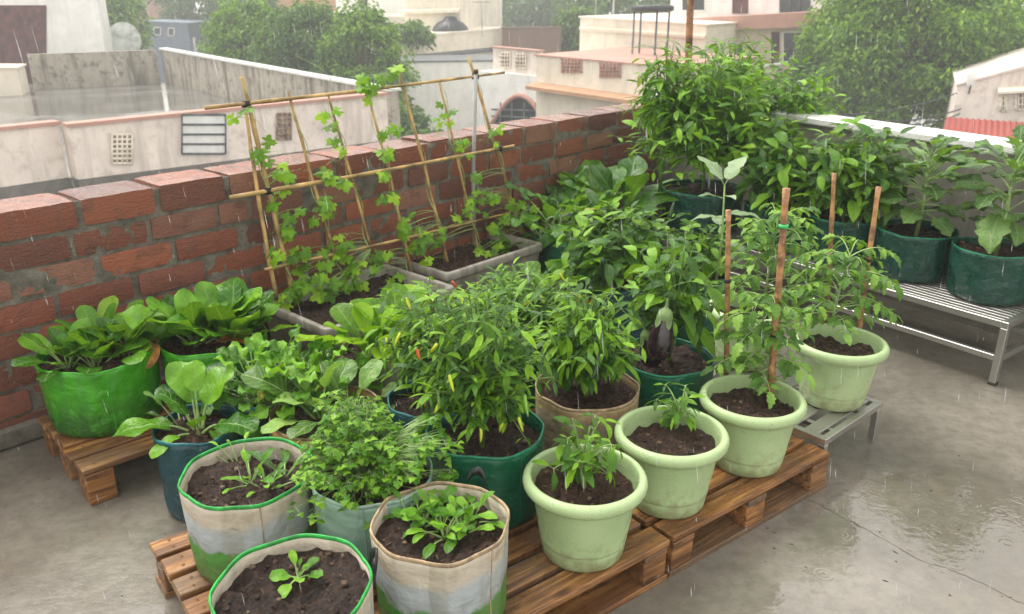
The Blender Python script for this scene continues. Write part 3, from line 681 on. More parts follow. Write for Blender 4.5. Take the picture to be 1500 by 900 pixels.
def stake(label, p, q, r=.0085, ties=(), group='bamboo stakes', m='cane'):
    p, q = Vector(p), Vector(q); t = thing('bamboo_stake', label, 'stake', p, 0, group)
    g = G(); n = 14; d = q - p; pts = [d * (i / n) for i in range(n + 1)]; rr = [r * (1.0 + (.22 if i % 4 == 2 else 0)) * (1.05 - .15 * i / n) for i in range(n + 1)]
    tube(g, pts, rr, 9); obj('cane', g, M[m], t)
    for (f, mt) in ties:
        g = G(); c = d * f; tube(g, [c - d.normalized() * .005, c + d.normalized() * .005], [r * 1.35] * 2, 10); obj('tie', g, M[mt], t)
    return t
# ------------------------------------------------------------------ terrace: floor, brick wall, plastered wall
def line_pt(a, b, t): return a + (b - a) * t
bw0, bw1 = at(60, 303, .83), at(927, 160, .83)
bd = (bw1 - bw0); bd.z = 0; bd.normalize()
rw0, rw1 = at(1170, 172, .87), at(1500, 219, .87)
rd = (rw1 - rw0); rd.z = 0; rd.normalize()
# corner of the two inner faces
den = bd.x * rd.y - bd.y * rd.x
tt = ((rw0.x - bw0.x) * rd.y - (rw0.y - bw0.y) * rd.x) / den
corner = Vector((bw0.x + bd.x * tt, bw0.y + bd.y * tt, 0))
bn = Vector((bd.y, -bd.x, 0))        # brick wall's inner normal (towards the camera side)
rn = Vector((rd.y, -rd.x, 0))
if rn.y > 0: rn = -rn
WL = 7.6
wall_a = corner - bd * WL
g = G()
fl = [wall_a + bn * -.1, corner + bd * .08 - rn * .1, corner + rd * 6.5 - rn * .1, Vector((4.5, -3, 0)), Vector((-5.5, -3, 0))]
k = [g.add((p.x, p.y, 0)) for p in fl]; kb = [g.add((p.x, p.y, -.3)) for p in fl]
g.f.append(tuple(reversed(k))); n_ = len(k)
for i in range(n_): g.f.append((k[i], k[(i + 1) % n_], kb[(i + 1) % n_], kb[i]))
g.f.append(tuple(kb))
pA = at(1400, 800, 0); pB = at(260, 890, 0); pC = at(1240, 655, 0); pD = at(1215, 900, 0)
fm = floor_mat('wet_concrete', [(pA.x, pA.y, .55, .40, .55), (pB.x - .02, pB.y - .12, .13, .14, .3), (pD.x, pD.y, .25, .14, .2)])
struct('terrace_floor', g, fm)
# the crack in the slab: a thin dark groove filled with dirt
g = G(); rc = random.Random(5); pts = [at(u, v, .0012) for u, v in ((1170, 728), (1200, 738), (1232, 757), (1262, 772), (1300, 792), (1345, 820), (1385, 832), (1430, 850), (1500, 885), (1560, 915))]
full = []
for a, b in zip(pts, pts[1:]):
    for i in range(6): full.append(a.lerp(b, i / 6) + Vector((rc.uniform(-.003, .003), rc.uniform(-.003, .003), 0)))
prev = None
for i, p in enumerate(full):
    w = rc.uniform(.0004, .0010); q = (g.add((p.x - .6 * w, p.y - w, .0012)), g.add((p.x + .6 * w, p.y + w, .0012)))
    if prev: g.f.append((prev[0], q[0], q[1], prev[1]))
    prev = q
struct('floor_crack', g, simple('crack_dirt', (.075, .065, .05), .7))
# brick wall
t = thing('brick_wall', 'old red brick parapet with rough mortar behind the bamboo trellis', 'wall', wall_a, atan2(bd.y, bd.x))
rb = random.Random(21); g = G(); rows, Hh, TH = 8, .83, .22; pitch = Hh / rows; bl, bh = .265, pitch - .014
def brick(g, x, y, z, sx, sy, sz, rnd):
    """a worn brick: chamfered block, its faces pushed about by noise"""
    nx, ny, nz = 7, 3, 4; off = rnd.uniform(0, 99)
    ids = {}
    def vtx(i, j, k):
        if (i, j, k) in ids: return ids[(i, j, k)]
        p = Vector(((i / nx - .5) * sx, (j / ny - .5) * sy, (k / nz - .5) * sz))
        e = sum((i in (0, nx), j in (0, ny), k in (0, nz)))
        if e >= 2:
            s = .0035 if e == 3 else .0016
            if i in (0, nx): p.x -= s * (1 if i else -1)
            if j in (0, ny): p.y -= s * (1 if j else -1)
            if k in (0, nz): p.z -= s * (1 if k else -1)
        q = p * 22 + Vector((off, off * .7, off * 1.3))
        p += Vector((mn.noise(q), mn.noise(q + Vector((9, 0, 0))), mn.noise(q + Vector((0, 7, 0))))) * .0032
        ids[(i, j, k)] = g.add((x + p.x, y + p.y, z + p.z)); return ids[(i, j, k)]
    for i in range(nx):
        for k in range(nz):
            g.f.append((vtx(i, 0, k), vtx(i + 1, 0, k), vtx(i + 1, 0, k + 1), vtx(i, 0, k + 1)))
            g.f.append((vtx(i, ny, k), vtx(i, ny, k + 1), vtx(i + 1, ny, k + 1), vtx(i + 1, ny, k)))
        for j in range(ny):
            g.f.append((vtx(i, j, nz), vtx(i + 1, j, nz), vtx(i + 1, j + 1, nz), vtx(i, j + 1, nz)))
            g.f.append((vtx(i, j, 0), vtx(i, j + 1, 0), vtx(i + 1, j + 1, 0), vtx(i + 1, j, 0)))
    for j in range(ny):
        for k in range(nz):
            g.f.append((vtx(0, j, k), vtx(0, j, k + 1), vtx(0, j + 1, k + 1), vtx(0, j + 1, k)))
            g.f.append((vtx(nx, j, k), vtx(nx, j + 1, k), vtx(nx, j + 1, k + 1), vtx(nx, j, k + 1)))
for r in range(rows):
    x = -(.15 if r % 2 else 0) + rb.uniform(-.03, .03)
    while x < WL + .1:
        w = bl * rb.choice((1, 1, 1, 1.06, .93, .5 if rb.random() < .25 else 1)); z = (r + .5) * pitch + rb.uniform(-.004, .004)
        if r == rows - 1: z += .004
        brick(g, x + w / 2, TH / 2 + rb.uniform(-.004, .005), z, w, TH, bh * rb.uniform(.94, 1.05) + (.01 if r == rows - 1 else 0), rb); x += w + rb.uniform(.014, .026)
o = obj('brickwork', g, M['brick'], t, True); o.data.set_sharp_from_angle(angle=radians(28))
g = G(); nx = 420; nz = 46
def msurf(x, z): return .006 + .007 * mn.fractal(Vector((x * 9, z * 9, 3)), .8, 2, 4) + .003 * mn.noise(Vector((x * 60, z * 60, 1)))
ids = [[g.add((WL * 1.01 * i / nx, msurf(WL * i / nx, Hh * j / nz), (Hh - .006) * j / nz)) for j in range(nz + 1)] for i in range(nx + 1)]
for i in range(nx):
    for j in range(nz): g.f.append((ids[i][j], ids[i + 1][j], ids[i + 1][j + 1], ids[i][j + 1]))
tp = [[ids[i][nz], g.add((WL * 1.01 * i / nx, TH / 2, Hh - .008 + .008 * mn.noise(Vector((i * .3, 0, 0))))), g.add((WL * 1.01 * i / nx, TH - .012, Hh - .012)), g.add((WL * 1.01 * i / nx, TH - .012, 0))] for i in range(nx + 1)]
for i in range(nx):
    for j in range(3): g.f.append((tp[i][j], tp[i + 1][j], tp[i + 1][j + 1], tp[i][j + 1]))
obj('mortar_bed', g, M['mortar'], t, True)
g = G(); box(g, (WL / 2, -.008, .0405), WL, .03, .08, 0, .012); obj('plaster_skirting', g, M['mortar'], t, False)
# plastered wall on the right
ang = atan2(rd.y, rd.x)
t = thing('plastered_wall', 'grey plastered parapet with a white coping behind the dark teal bags', 'wall', corner - rd * .1, ang)
g = G(); sy = 1 if (Matrix.Rotation(ang, 3, 'Z') @ Vector((0, 1, 0))).dot(rn) < 0 else -1
box(g, (3.2, sy * .08, .42), 6.6, .16, .84); obj('wall_face', g, M['plaster'], t, False)
g = G(); box(g, (3.2, sy * .075, .862), 6.62, .20, .042, 0, .008); obj('coping', g, M['coping'], t, False)
# ------------------------------------------------------------------ pallets, stand, bench
RZ = radians(37); DX = Vector((cos(RZ), sin(RZ), 0)); DY = Vector((-sin(RZ), cos(RZ), 0)); PH = .13
pa = at(217, 793, PH)
pallet('long wet timber pallet carrying the white and green bags', pa.x, pa.y, RZ, 1.128, .85, PH, 9, 1)
pb = pa + DX * 1.137
pallet('timber pallet under the upright pale green pots beside the low steel stand', pb.x, pb.y, RZ, .745, .85, PH, 9, 2)
pl = at(53, 610, PH)
pallet('short slatted timber pallet against the brick wall under the lime green bags', pl.x, pl.y, radians(43), .80, .50, PH, 5, 3, bottom=False)
st0 = at(1210, 645, .16)
steel_bench('steel_stand', 'low steel stand with slatted top under the pale green tomato pots', st0.x, st0.y, radians(41.8), .40, .62, .16, rails=False, nsl=7, foot=False, cat='metal stand', leg=.024)
bc = at(1478, 474, .28); bdv = Vector((-.597, .802, 0)); b0 = bc + bdv * 1.78
steel_bench('steel_bench', 'long grey steel bench with slatted top along the plastered wall', b0.x, b0.y, atan2(-bdv.y, -bdv.x), 1.78, .42, .28, nsl=11)
# ------------------------------------------------------------------ pots
potpos = {}
def put_pot(key, label, u, v, z0, seed):
    p = at(u, v, z0 + .232); potpos[key] = p; pot(label, p.x, p.y, z0, seed)
put_pot('c1', 'pale green pot with a small bushy seedling, nearest on the pallet edge', 857, 693, PH, 1)
put_pot('c2', 'pale green pot with one tiny seedling in reddish soil', 984, 629, PH, 2)
put_pot('c3', 'pale green pot with a tomato plant between two canes, on the pallet end', 1103, 579, PH, 3)
put_pot('c4', 'pale green pot with a tomato plant standing on the low steel stand', 1231, 497, .16, 4)
put_pot('c5', 'pale green pot half hidden by tomato leaves, behind the two staked pots', 1098, 448, .16, 5)
# ------------------------------------------------------------------ grow bags
BG = {}
def put_bag(key, label, u, v, w, z0, zr, body, bind, seed, group=None, **kw):
    p = at(u, v, zr); r = w * (HC - zr) / -ray(u, v).z / 2
    BG[key] = (p, r, zr - kw.get('soil', .045)); bag(label, p.x, p.y, z0, r, zr - z0, body, bind, seed, group, **kw); return p
WH = 'white and green woven grow bags'
put_bag('a1', 'white woven bag with green binding around one lettuce seedling, nearest the camera', 428, 855, 230, PH, .385, 'bag_white', 'bind_green', 1, WH, straps=(18,), soil=.04, facets=8, facet=.035)
put_bag('a2', 'white and green banded bag holding a clump of arugula seedlings', 645, 762, 200, PH, .385, 'bag_white', 'bind_tan', 2, WH, straps=(62,), soil=.05, facets=8, facet=.045)
put_bag('a3', 'white and green banded bag with bare soil and drooping seedlings at the pallet corner', 362, 690, 188, PH, .38, 'bag_white', 'bind_green', 3, WH, soil=.045, facets=8, facet=.04)
put_bag('a4', 'pale mint bag overflowing with coriander', 545, 692, 176, PH, .375, 'bag_mint', 'bind_mint', 4, soil=.03)
put_bag('a5', 'emerald green bag with the leafy red and green chilli plant, rim fully in view', 711, 628, 172, PH, .375, 'bag_green', 'bind_emerald', 5, soil=.05, facets=8, facet=.035)
put_bag('a6', 'blue teal bag with dark soil between the coriander and the emerald bag', 632, 583, 128, PH, .355, 'bag_teal', 'bind_teal', 6, soil=.03)
put_bag('a7', 'tan cloth bag holding the pepper plant with long dark leaves', 860, 566, 152, PH, .35, 'bag_tan', 'bind_tan', 7, soil=.03)
put_bag('a8', 'emerald green bag holding the fruiting eggplant', 975, 522, 140, PH, .35, 'bag_green', 'bind_emerald', 8, soil=.03)
put_bag('a9', 'clay coloured cloth bag holding pale mustard leaves', 480, 603, 164, 0, .29, 'bag_clay', 'bind_tan', 9, soil=.03, slump=.05)
put_bag('a10', 'blue teal bag on the floor with broad drooping mustard leaves', 289, 622, 124, 0, .28, 'bag_teal', 'bind_teal', 10, soil=.025)
put_bag('a11', 'blue teal bag under a mound of frilly light green mustard', 388, 575, 112, 0, .28, 'bag_teal', 'bind_teal', 11, soil=.02)
LM = 'lime green grow bags'
put_bag('a12', 'lime green bag with darker lower half at the left end of the brick wall', 142, 514, 162, PH, .375, 'bag_lime', 'bind_lime', 12, LM, soil=.03, rim=.003)
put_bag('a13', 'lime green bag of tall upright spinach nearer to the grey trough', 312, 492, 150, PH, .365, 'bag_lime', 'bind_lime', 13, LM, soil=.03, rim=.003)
put_bag('a14', 'grey cloth bag holding the yellow green lettuce in front of the trough', 560, 510, 122, 0, .32, 'bag_grey', 'bind_tan', 14, soil=.02)
put_bag('h1', 'emerald bag hidden beneath the middle chilli bush', 765, 500, 120, 0, .33, 'bag_green', 'bind_emerald', 15, soil=.03)
put_bag('h2', 'grey cloth bag under the round leaved lettuce beside the rear trough', 812, 425, 100, 0, .30, 'bag_grey', 'bind_tan', 16, soil=.02)
put_bag('h3', 'teal bag hidden beneath the broad leaved pepper bush', 905, 410, 105, 0, .32, 'bag_teal', 'bind_teal', 17, soil=.03)
put_bag('h4', 'emerald bag hidden beneath the small pale topped eggplant', 1020, 400, 95, 0, .32, 'bag_green', 'bind_emerald', 18, soil=.03)
put_bag('h5', 'emerald bag under the crinkled mustard by the brick wall', 825, 345, 92, 0, .28, 'bag_green', 'bind_emerald', 19, soil=.02)
put_bag('h6', 'teal bag under the big lettuce in the brick wall corner', 912, 325, 95, 0, .28, 'bag_teal', 'bind_teal', 20, soil=.02)
BN = 'dark teal bags on the steel bench'
for key, label, u, v, w, sd in (('e1', 'dark teal bag under the tall chilli bush in the terrace corner', 1030, 275, 118, 21), ('e2', 'dark teal bag under the pale broad pepper leaves, second from the corner', 1142, 300, 98, 22), ('e3', 'dark teal bag under the dense dark pepper dome at the bench middle', 1236, 316, 96, 23),
                                ('e4', 'dark teal bag with soil showing under the lone eggplant near the bench middle', 1343, 335, 112, 24), ('e5', 'dark teal bag at the near end of the steel bench, cut by the photo edge', 1460, 362, 116, 25)):
    put_bag(key, label, u, v, w, .281, .50, 'bag_bench', 'bind_emerald', sd, BN, soil=.035, rim=.003, slump=.04)
# ------------------------------------------------------------------ troughs
def trough(label, p, rz, L, W, H, seed):
    t = thing('trough', label, 'planter trough', (p.x, p.y, 0), rz, 'grey planter troughs'); g = G(); wl = .022
    def rr(hx, hy, rad, z, m=5):
        out = []
        for (sx, sy, a0) in ((1, -1, -pi / 2), (1, 1, 0), (-1, 1, pi / 2), (-1, -1, pi)):
            for i in range(m + 1):
                a = a0 + pi / 2 * i / m; out.append(g.add((L / 2 + sx * (hx - rad) + rad * cos(a), W / 2 + sy * (hy - rad) + rad * sin(a), z)))
        return out
    hx, hy = L / 2, W / 2
    rings = [rr(hx * .90, hy * .88, .03, 0), rr(hx * .965, hy * .955, .03, H - .05), rr(hx * .97, hy * .96, .03, H - .045), rr(hx * .995, hy * .992, .03, H - .042), rr(hx, hy, .03, H - .036), rr(hx, hy, .03, H - .006), rr(hx - .006, hy - .006, .028, H), rr(hx - wl, hy - wl, .02, H - .001), rr(hx - wl - .004, hy - wl - .004, .02, H - .008), rr(hx - wl - .012, hy - wl - .012, .02, H - .10)]
    n = len(rings[0])
    for a, b in zip(rings, rings[1:]):
        for k in range(n): g.f.append((a[k], a[(k + 1) % n], b[(k + 1) % n], b[k]))
    g.f.append(tuple(reversed(rings[0])))
    obj('trough_body', g, M['trough'], t)
    s = obj('soil', soil_geo(.3, H - .05, seed, 80, 30, .016, 260, sq=(hx - wl - .007, hy - wl - .007)), M['soil'], t); s.location = (L / 2, W / 2, 0)
    return t
M['trough'] = stained('grey_weathered_plastic', (.36, .335, .29), (.15, .135, .11), .7, .4, 7)
t1 = at(478, 484, .30); t1.z = 0
trz = atan2(bd.y, bd.x)
t1x = Vector((cos(trz), sin(trz), 0)); t1y = Vector((-sin(trz), cos(trz), 0))
trough('grey planter trough at the left with bitter gourd vines, nearer to the spinach', t1, trz, .70, .50, .30, 31)
t2 = at(655, 402, .30); t2.z = 0
trough('grey planter trough at the right end of the bamboo trellis, mostly bare soil', t2, trz, .70, .44, .30, 32)
# ------------------------------------------------------------------ trellis (one lashed frame) and its vines
tb0, tb1 = at(436, 452, .255), at(766, 354, .255)
tdir = (tb1 - tb0); tdir.z = 0; tdir.normalize(); tnb = Vector((-tdir.y, tdir.x, 0))
pn = tdir.cross((UP + tnb * .20).normalized())      # plane leaning towards the wall
def TP(u, v, off=0.0): return on_plane(u, v, tb0, pn) + (pn.normalized() * off)
tpos = tb0.copy(); tl = thing('bamboo_trellis', 'lashed bamboo trellis of leaning canes and three cross canes over the troughs', 'trellis', tpos)
def cane(name, pts, r, mt='bamboo'):
    g = G(); full = []
    for a, b in zip(pts, pts[1:]):
        for i in range(7): full.append(a.lerp(b, i / 7))
    full.append(pts[-1]); m = len(full)
    wob = [Vector((mn.noise(Vector((i * .5, pts[0].x * 9, 0))), mn.noise(Vector((i * .5, pts[0].x * 9, 5))), 0)) * .004 for i in range(m)]
    rr = [r * (1.22 if i % 4 == 3 else 1.0) * (1.1 - .3 * i / m) for i in range(m)]
    tube(g, [p - tpos + w for p, w in zip(full, wob)], rr, 8); return obj(name, g, M[mt], tl)
sg = 1 if pn.y < 0 else -1
poles = [[(433, 448), (398, 300), (354, 112)], [(405, 440), (380, 300), (360, 165)], [(497, 398), (465, 290), (422, 134)], [(543, 365), (512, 250), (480, 138)], [(602, 398), (572, 262), (540, 143)], [(655, 384), (622, 245), (585, 108)], [(703, 376), (675, 255), (643, 116)], [(768, 356), (727, 220), (686, 84)]]
prad = [.0105, .0085, .0075, .0065, .0065, .0075, .0065, .0085]
pole3d = []
for q, r in zip(poles, prad):
    pts = [TP(u, v) for u, v in q]; pole3d.append(pts); cane('upright_cane', pts, r)
for (a, b, r) in (((298, 159), (736, 107), .0075), ((334, 290), (750, 214), .0085), ((385, 395), (745, 312), .006)):
    cane('cross_cane', [TP(a[0], a[1], sg * .014), TP((a[0] + b[0]) / 2, (a[1] + b[1]) / 2 + 2, sg * .014), TP(b[0], b[1], sg * .014)], r)
for (u, v) in ((359, 153), (695, 113), (390, 280), (730, 218)):
    g = G(); p = TP(u, v, sg * .007) - tpos; tube(g, [p + UP * -.012, p + UP * .012], .0185, 9); obj('tie', g, M['twine'], tl)
gp = Q(694, 262, 0 + at(694, 262, .55).y); 
p0 = Vector((gp.x, gp.y, 0))
# grey pipe by the brick wall
dl = (Vector((694, 0, 0)))
def near_brick(u, v, off=.05): return on_plane(u, v, corner + bn * off, bn)
q0 = near_brick(693, 262); q1 = near_brick(697, 108)
t = thing('grey_pipe', 'thin grey pipe standing upright against the brick wall behind the trellis', 'pipe', (q0.x, q0.y, 0)); g = G()
tube(g, [(0, 0, 0), (0, 0, q0.z), Vector((q1.x - q0.x, q1.y - q0.y, q1.z))], .010, 8); obj('pipe_shaft', g, M['pole'], t)
g = G(); tube(g, [Vector((q1.x - q0.x, q1.y - q0.y, q1.z - .001)), Vector((q1.x - q0.x, q1.y - q0.y, q1.z + .02))], .0125, 8); obj('pipe_cap', g, M['rust'], t)
clusters = [(345, 170, 10, 1, 0), (384, 226, 17, 4, 0), (405, 268, 24, 6, 0), (411, 328, 20, 4, 0), (393, 378, 18, 3, 0), (447, 386, 26, 7, 2), (433, 362, 14, 3, 0), (478, 426, 18, 5, 3), (440, 416, 14, 3, 0), (473, 311, 24, 6, 2), (487, 358, 16, 4, 3), (504, 384, 22, 5, 3), (547, 384, 24, 6, 4), (566, 404, 12, 2, 4), (469, 180, 22, 4, 3), (487, 218, 12, 3, 3), (468, 248, 11, 2, 2), (491, 267, 13, 3, 3), (518, 129, 18, 4, 5), (549, 128, 16, 3, 5), (562, 198, 15, 3, 4), (549, 231, 12, 3, 4), (553, 262, 13, 3, 4), (560, 291, 13, 3, 4), (584, 333, 16, 4, 5), (611, 346, 24, 6, 5), (634, 346, 18, 4, 6), (607, 372, 14, 3, 5), (647, 176, 20, 4, 6), (660, 209, 12, 3, 6), (678, 218, 12, 2, 6), (691, 274, 20, 5, 7), (676, 307, 18, 4, 6), (722, 322, 22, 5, 7), (713, 286, 18, 4, 7), (744, 302, 18, 4, 7), (727, 366, 14, 3, 7), (764, 309, 10, 2, 7), (718, 200, 16, 3, 7), (568, 108, 9, 2, 5), (400, 445, 12, 3, 0), (520, 405, 16, 4, 3), (458, 420, 18, 5, 2), (425, 430, 16, 4, 0), (505, 412, 14, 4, 3), (705, 365, 12, 3, 7)]
vines = {0: 'bitter gourd vine on the thick left end cane, with dense mid height leaves', 2: 'bitter gourd vine on the second cane with a full leafy foot', 3: 'bitter gourd vine on the third cane with one pale leaf tuft near its tip', 4: 'bitter gourd vine with small sparse leaves at the trellis middle', 5: 'bitter gourd vine reaching over the top cross cane in a leafy tuft', 6: 'bitter gourd vine on the thin sixth cane with yellow green upper leaves', 7: 'bitter gourd vine on the right end cane above the bare soil'}
for pi_, lab in vines.items():
    rv = random.Random(300 + pi_); P3 = pole3d[pi_]; base = P3[0].copy(); base.z = .25
    t = thing('gourd_vine', lab, 'vine', base, 0, 'bitter gourd vines on the trellis'); st, fo = G(), G()
    ln = []; m = 40
    for i in range(m + 1):
        f = i / m; p = P3[0].lerp(P3[1], f * 2) if f < .5 else P3[1].lerp(P3[2], f * 2 - 1)
        a = f * 16 + pi_; s_, t_ = frame_of(P3[2] - P3[0]); ln.append(p + s_ * (cos(a) * .016) + t_ * (sin(a) * .016))
    tube(st, [p - base for p in ln], [.0028 - .0018 * i / m for i in range(m + 1)], 5)
    for (u, v, r, num, vi) in clusters:
        if vi != pi_: continue
        c = TP(u, v, sg * .03); rad = r * (c - Vector((0, 0, HC))).length / 1250
        for q in range(num + (2 if num > 3 else 1)):
            pos = c + tdir * rv.gauss(0, rad * .55) + UP * rv.gauss(0, rad * .55) + pn.normalized() * sg * rv.uniform(-.03, .05)
            near = min(ln, key=lambda x: (x - pos).length + abs(x.z - pos.z + .03) * .3)
            mid = near.lerp(pos, .5) + UP * .02
            tube(st, [p - base for p in bez(near, mid, pos, 4)], [.0014, .0013, .0012, .001, .0009], 4, False)
            d = Vector((rv.uniform(-1, 1), rv.uniform(-1, .2), rv.uniform(-1.1, .1))); nn = Vector((rv.uniform(-.5, .5), rv.uniform(-1, -.1), rv.uniform(.3, 1))).normalized()
            d = d - nn * d.dot(nn)
            palm(fo, pos - base, d, nn, rv.uniform(.024, .044) * (1.15 if pi_ in (0, 2, 5) else 1), 5, rv.uniform(.1, .4), .10, 31, 2.7, .5, rv)
        for tq in range(rv.choice((1, 1, 2))):     # a curling tendril
            e = c + tdir * rv.uniform(-.17, .17) + UP * rv.uniform(-.10, .05); pts = []
            for i in range(15):
                f = i / 14; cu = max(0, f - .45) * 26; pts.append(c.lerp(e, f) + tdir * (.012 * f * sin(cu)) + UP * (.012 * f * cos(cu) + .03 * sin(f * 3)) - base)
            tube(st, pts, .0008, 3, False)
    if pi_ in (5, 3):
        tip = TP(595 if pi_ == 5 else 500, 85 if pi_ == 5 else 108) - base; ed = TP(568 if pi_ == 5 else 432, 118 if pi_ == 5 else 82) - base
        tube(st, bez(ln[-1] - base, tip, ed, 10), .0012, 4, False)
    obj('stem', st, M['stem_pale'], t); obj('foliage', fo, M['gourd'], t)
# ------------------------------------------------------------------ plants
def soilpt(key): p, r, z = BG[key]; return p.x, p.y, z
def rnd_(k): return random.Random(k)
x, y, z = soilpt('a1'); q = at(436, 842, z)
rosette('lettuce_seedling', 'single tiny lettuce seedling with four round leaves in the nearest white bag', None, q.x, q.y, z, 'seedling', rnd_(1), n=8, L=(.034, .048), W=.9, pet=(.015, .035), el=(.25, 1.2), r0=.006, curl=.5, nv=6, nu=2, blister=.02, cat='seedling')
x, y, z = soilpt('a2'); q = at(646, 772, z)
rosette('arugula_seedling', 'dense clump of glossy arugula seedlings in the white and green bag', None, q.x, q.y, z, 'seedling', rnd_(2), n=9, L=(.036, .06), W=.66, pet=(.025, .06), el=(.35, 1.35), r0=.012, curl=.8, nv=6, nu=2, blister=.02, cat='seedling', clumps=[(0, 0), (.04, .02), (-.045, .012), (.01, -.03), (.075, .03), (-.02, .04), (-.075, .03), (.05, -.02)])
for (u, v, lab, k) in ((368, 706, 'small spoon leaved seedling near the middle of the bare soiled white bag', 3), (392, 716, 'upright seedling with round leaf tips beside the coriander', 4)):
    q = at(u, v, BG['a3'][2]); rosette('leaf_seedling', lab, None, q.x, q.y, q.z, 'seedling', rnd_(k), n=9, L=(.036, .055), W=.55, pet=(.035, .065), el=(.5, 1.3), r0=.012, curl=.7, nv=6, nu=2, cat='seedling')
q = at(416, 700, BG['a3'][2]); rosette('leaf_seedling', 'long leaved seedling arching from the bare soiled white bag towards the coriander', None, q.x, q.y, q.z, 'mustard', rnd_(5), n=6, L=(.08, .11), W=.36, pet=(.03, .05), el=(.35, 1.0), r0=.012, curl=1.0, nv=7, nu=2, cat='seedling', azs=[0, .6, 2.8, 1.5, -.4, 3.4])
q = at(352, 684, BG['a3'][2]); rosette('leaf_seedling', 'leggy pale seedling leaning over the back of the bare soiled white bag', None, q.x, q.y, q.z, 'seedling', rnd_(6), n=4, L=(.026, .036), W=.5, pet=(.06, .09), el=(.7, 1.1), r0=.01, curl=.9, nv=6, nu=2, cat='seedling', azs=[2.2, 2.6, 1.4, 3.0])
x, y, z = soilpt('a4')
umbel('coriander_plant', 'overflowing light green coriander mound in the pale mint bag', None, x - .012, y, z, ztop(y, 592) - z, .165, rnd_(7), 330, size=(.010, .0165))
CH = 'chilli plants in the middle rows'
red = [('chilli', 'red', 3, .032, .0045, 'ripe orange red chilli'), ('chilli', 'yellow_fruit', 10, .042, .0045, 'yellow green chilli'), ('chilli', 'green_fruit', 12, .05, .0052, None)]
x, y, z = soilpt('a5')
bush('chilli_plant', 'chilli bush with drooping narrow leaves and orange fruits in the emerald bag', CH, x - .01, y, z, ztop(y, 425), .205, 'chilli', rnd_(11), L=(.045, .078), W=.30, tips=95, per=11, low=.10, el=(-.85, .6), curl=.8, fruits=red)
x, y, z = soilpt('a6')
bush('chilli_plant', 'leafy chilli bush on the left over the blue teal bag, a thin stick beside it', CH, x + .015, y + .02, z, ztop(y, 418), .18, 'chilli', rnd_(12), L=(.045, .078), W=.34, tips=80, per=11, low=.10, el=(-.9, .4), fruits=[('chilli', 'green_fruit', 8, .05, .005, None), ('chilli', 'yellow_fruit', 8, .045, .005, 'yellow green chilli'), ('chilli', 'red', 2, .04, .005, 'ripe orange red chilli')])
x, y, z = soilpt('a7')
bush('chilli_plant', 'chilli bush with long dark hanging leaves and fruits in the tan bag', CH, x, y, z, ztop(y, 425), .165, 'chilli', rnd_(13), L=(.05, .095), W=.33, tips=72, per=10, low=.22, el=(-1.1, .3), fruits=[('chilli', 'dark_fruit', 5, .07, .008, 'dark green hanging chilli'), ('chilli', 'green_fruit', 9, .05, .006, None), ('chilli', 'red', 2, .04, .006, 'ripe orange red chilli')])
x, y, z = soilpt('h1')
bush('chilli_plant', 'bright topped chilli bush at the very middle, its bag out of sight', CH, x, y, z, ztop(y, 398), .26, 'chilli', rnd_(14), L=(.045, .08), W=.32, tips=110, per=11, low=.12, el=(-.6, .5), fruits=[('chilli', 'green_fruit', 12, .05, .005, None), ('chilli', 'yellow_fruit', 14, .05, .005, 'yellow green chilli')])
p = at(634, 560, .34); stake('thin brown stick standing among the left chilli leaves', at(634, 575, .32), Q(636, 432, at(634, 575, .32).y), .0045)
# eggplant with fruit
x, y, z = soilpt('a8')
t, sp = bush('eggplant_plant', 'bushy eggplant with one hanging glossy purple fruit in the emerald bag', None, x + .01, y, z, ztop(y, 345), .165, 'pepper', rnd_(15), prof=P_ovate, L=(.06, .105), W=.58, tips=34, per=7, low=.28, el=(-1.0, .4), nv=6, nu=2, wave=.04, cat='eggplant plant')
def eggplant(u, v, L, r, lab, dy=-.1, tilt=.15):
    q = at(u, v, .40); d = Vector((q.x - x, q.y - y, 0)); c = Q(u, v, y + dy) - t.location; g = G(); n = 12
    prof = [(.001, -L), (r * .55, -L * .985), (r * .86, -L * .90), (r, -L * .76), (r * .97, -L * .6), (r * .8, -L * .4), (r * .6, -L * .2), (r * .46, -L * .06), (r * .3, 0)]
    lathe(g, prof, 24); o = obj('eggplant_fruit', g, M['aubergine'], t); o.location = c + UP * (L * .5); o.rotation_euler = (0, tilt, 0); o['label'] = lab
    g = G(); lathe(g, [(r * .62, -L * .17), (r * .58, -L * .10), (r * .46, -.003), (r * .2, .006), (.005, .012), (.004, .04)], 16)
    for k in range(5): leaf(g, (cos(k * 1.257) * r * .56, sin(k * 1.257) * r * .56, -L * .12), Vector((cos(k * 1.257) * .25, sin(k * 1.257) * .25, -1)), L * .22, r * .7, P_ovate, -.2, .1, nv=4)
    obj('calyx', g, M['calyx'], o)
eggplant(973, 490, .165, .042, 'hanging glossy purple eggplant', -.185, .08)
eggplant(944, 512, .13, .036, 'darker eggplant behind the hanging one', -.06, -.25)
x, y, z = soilpt('h3')
t, sp = bush('pepper_plant', 'broad leaved pepper bush with a long dark hanging chilli, behind the middle rows', None, x, y, z, ztop(y, 305), .31, 'pepper', rnd_(16), prof=P_ovate, L=(.075, .135), W=.55, tips=64, per=8, low=.10, el=(-.6, .5), nv=6, nu=2, wave=.03, cat='pepper plant')
o = obj('chilli', chilli_geo(.11, .011, .05), M['dark_fruit'], t); o.location = Q(883, 378, y - .3) - t.location; o['label'] = 'long dark green hanging chilli'
o = obj('chilli', chilli_geo(.07, .009, .05), M['dark_fruit'], t); o.location = Q(981, 320, y - .2) - t.location; o.rotation_euler = (2.9, .2, 0)
x, y, z = soilpt('h4')
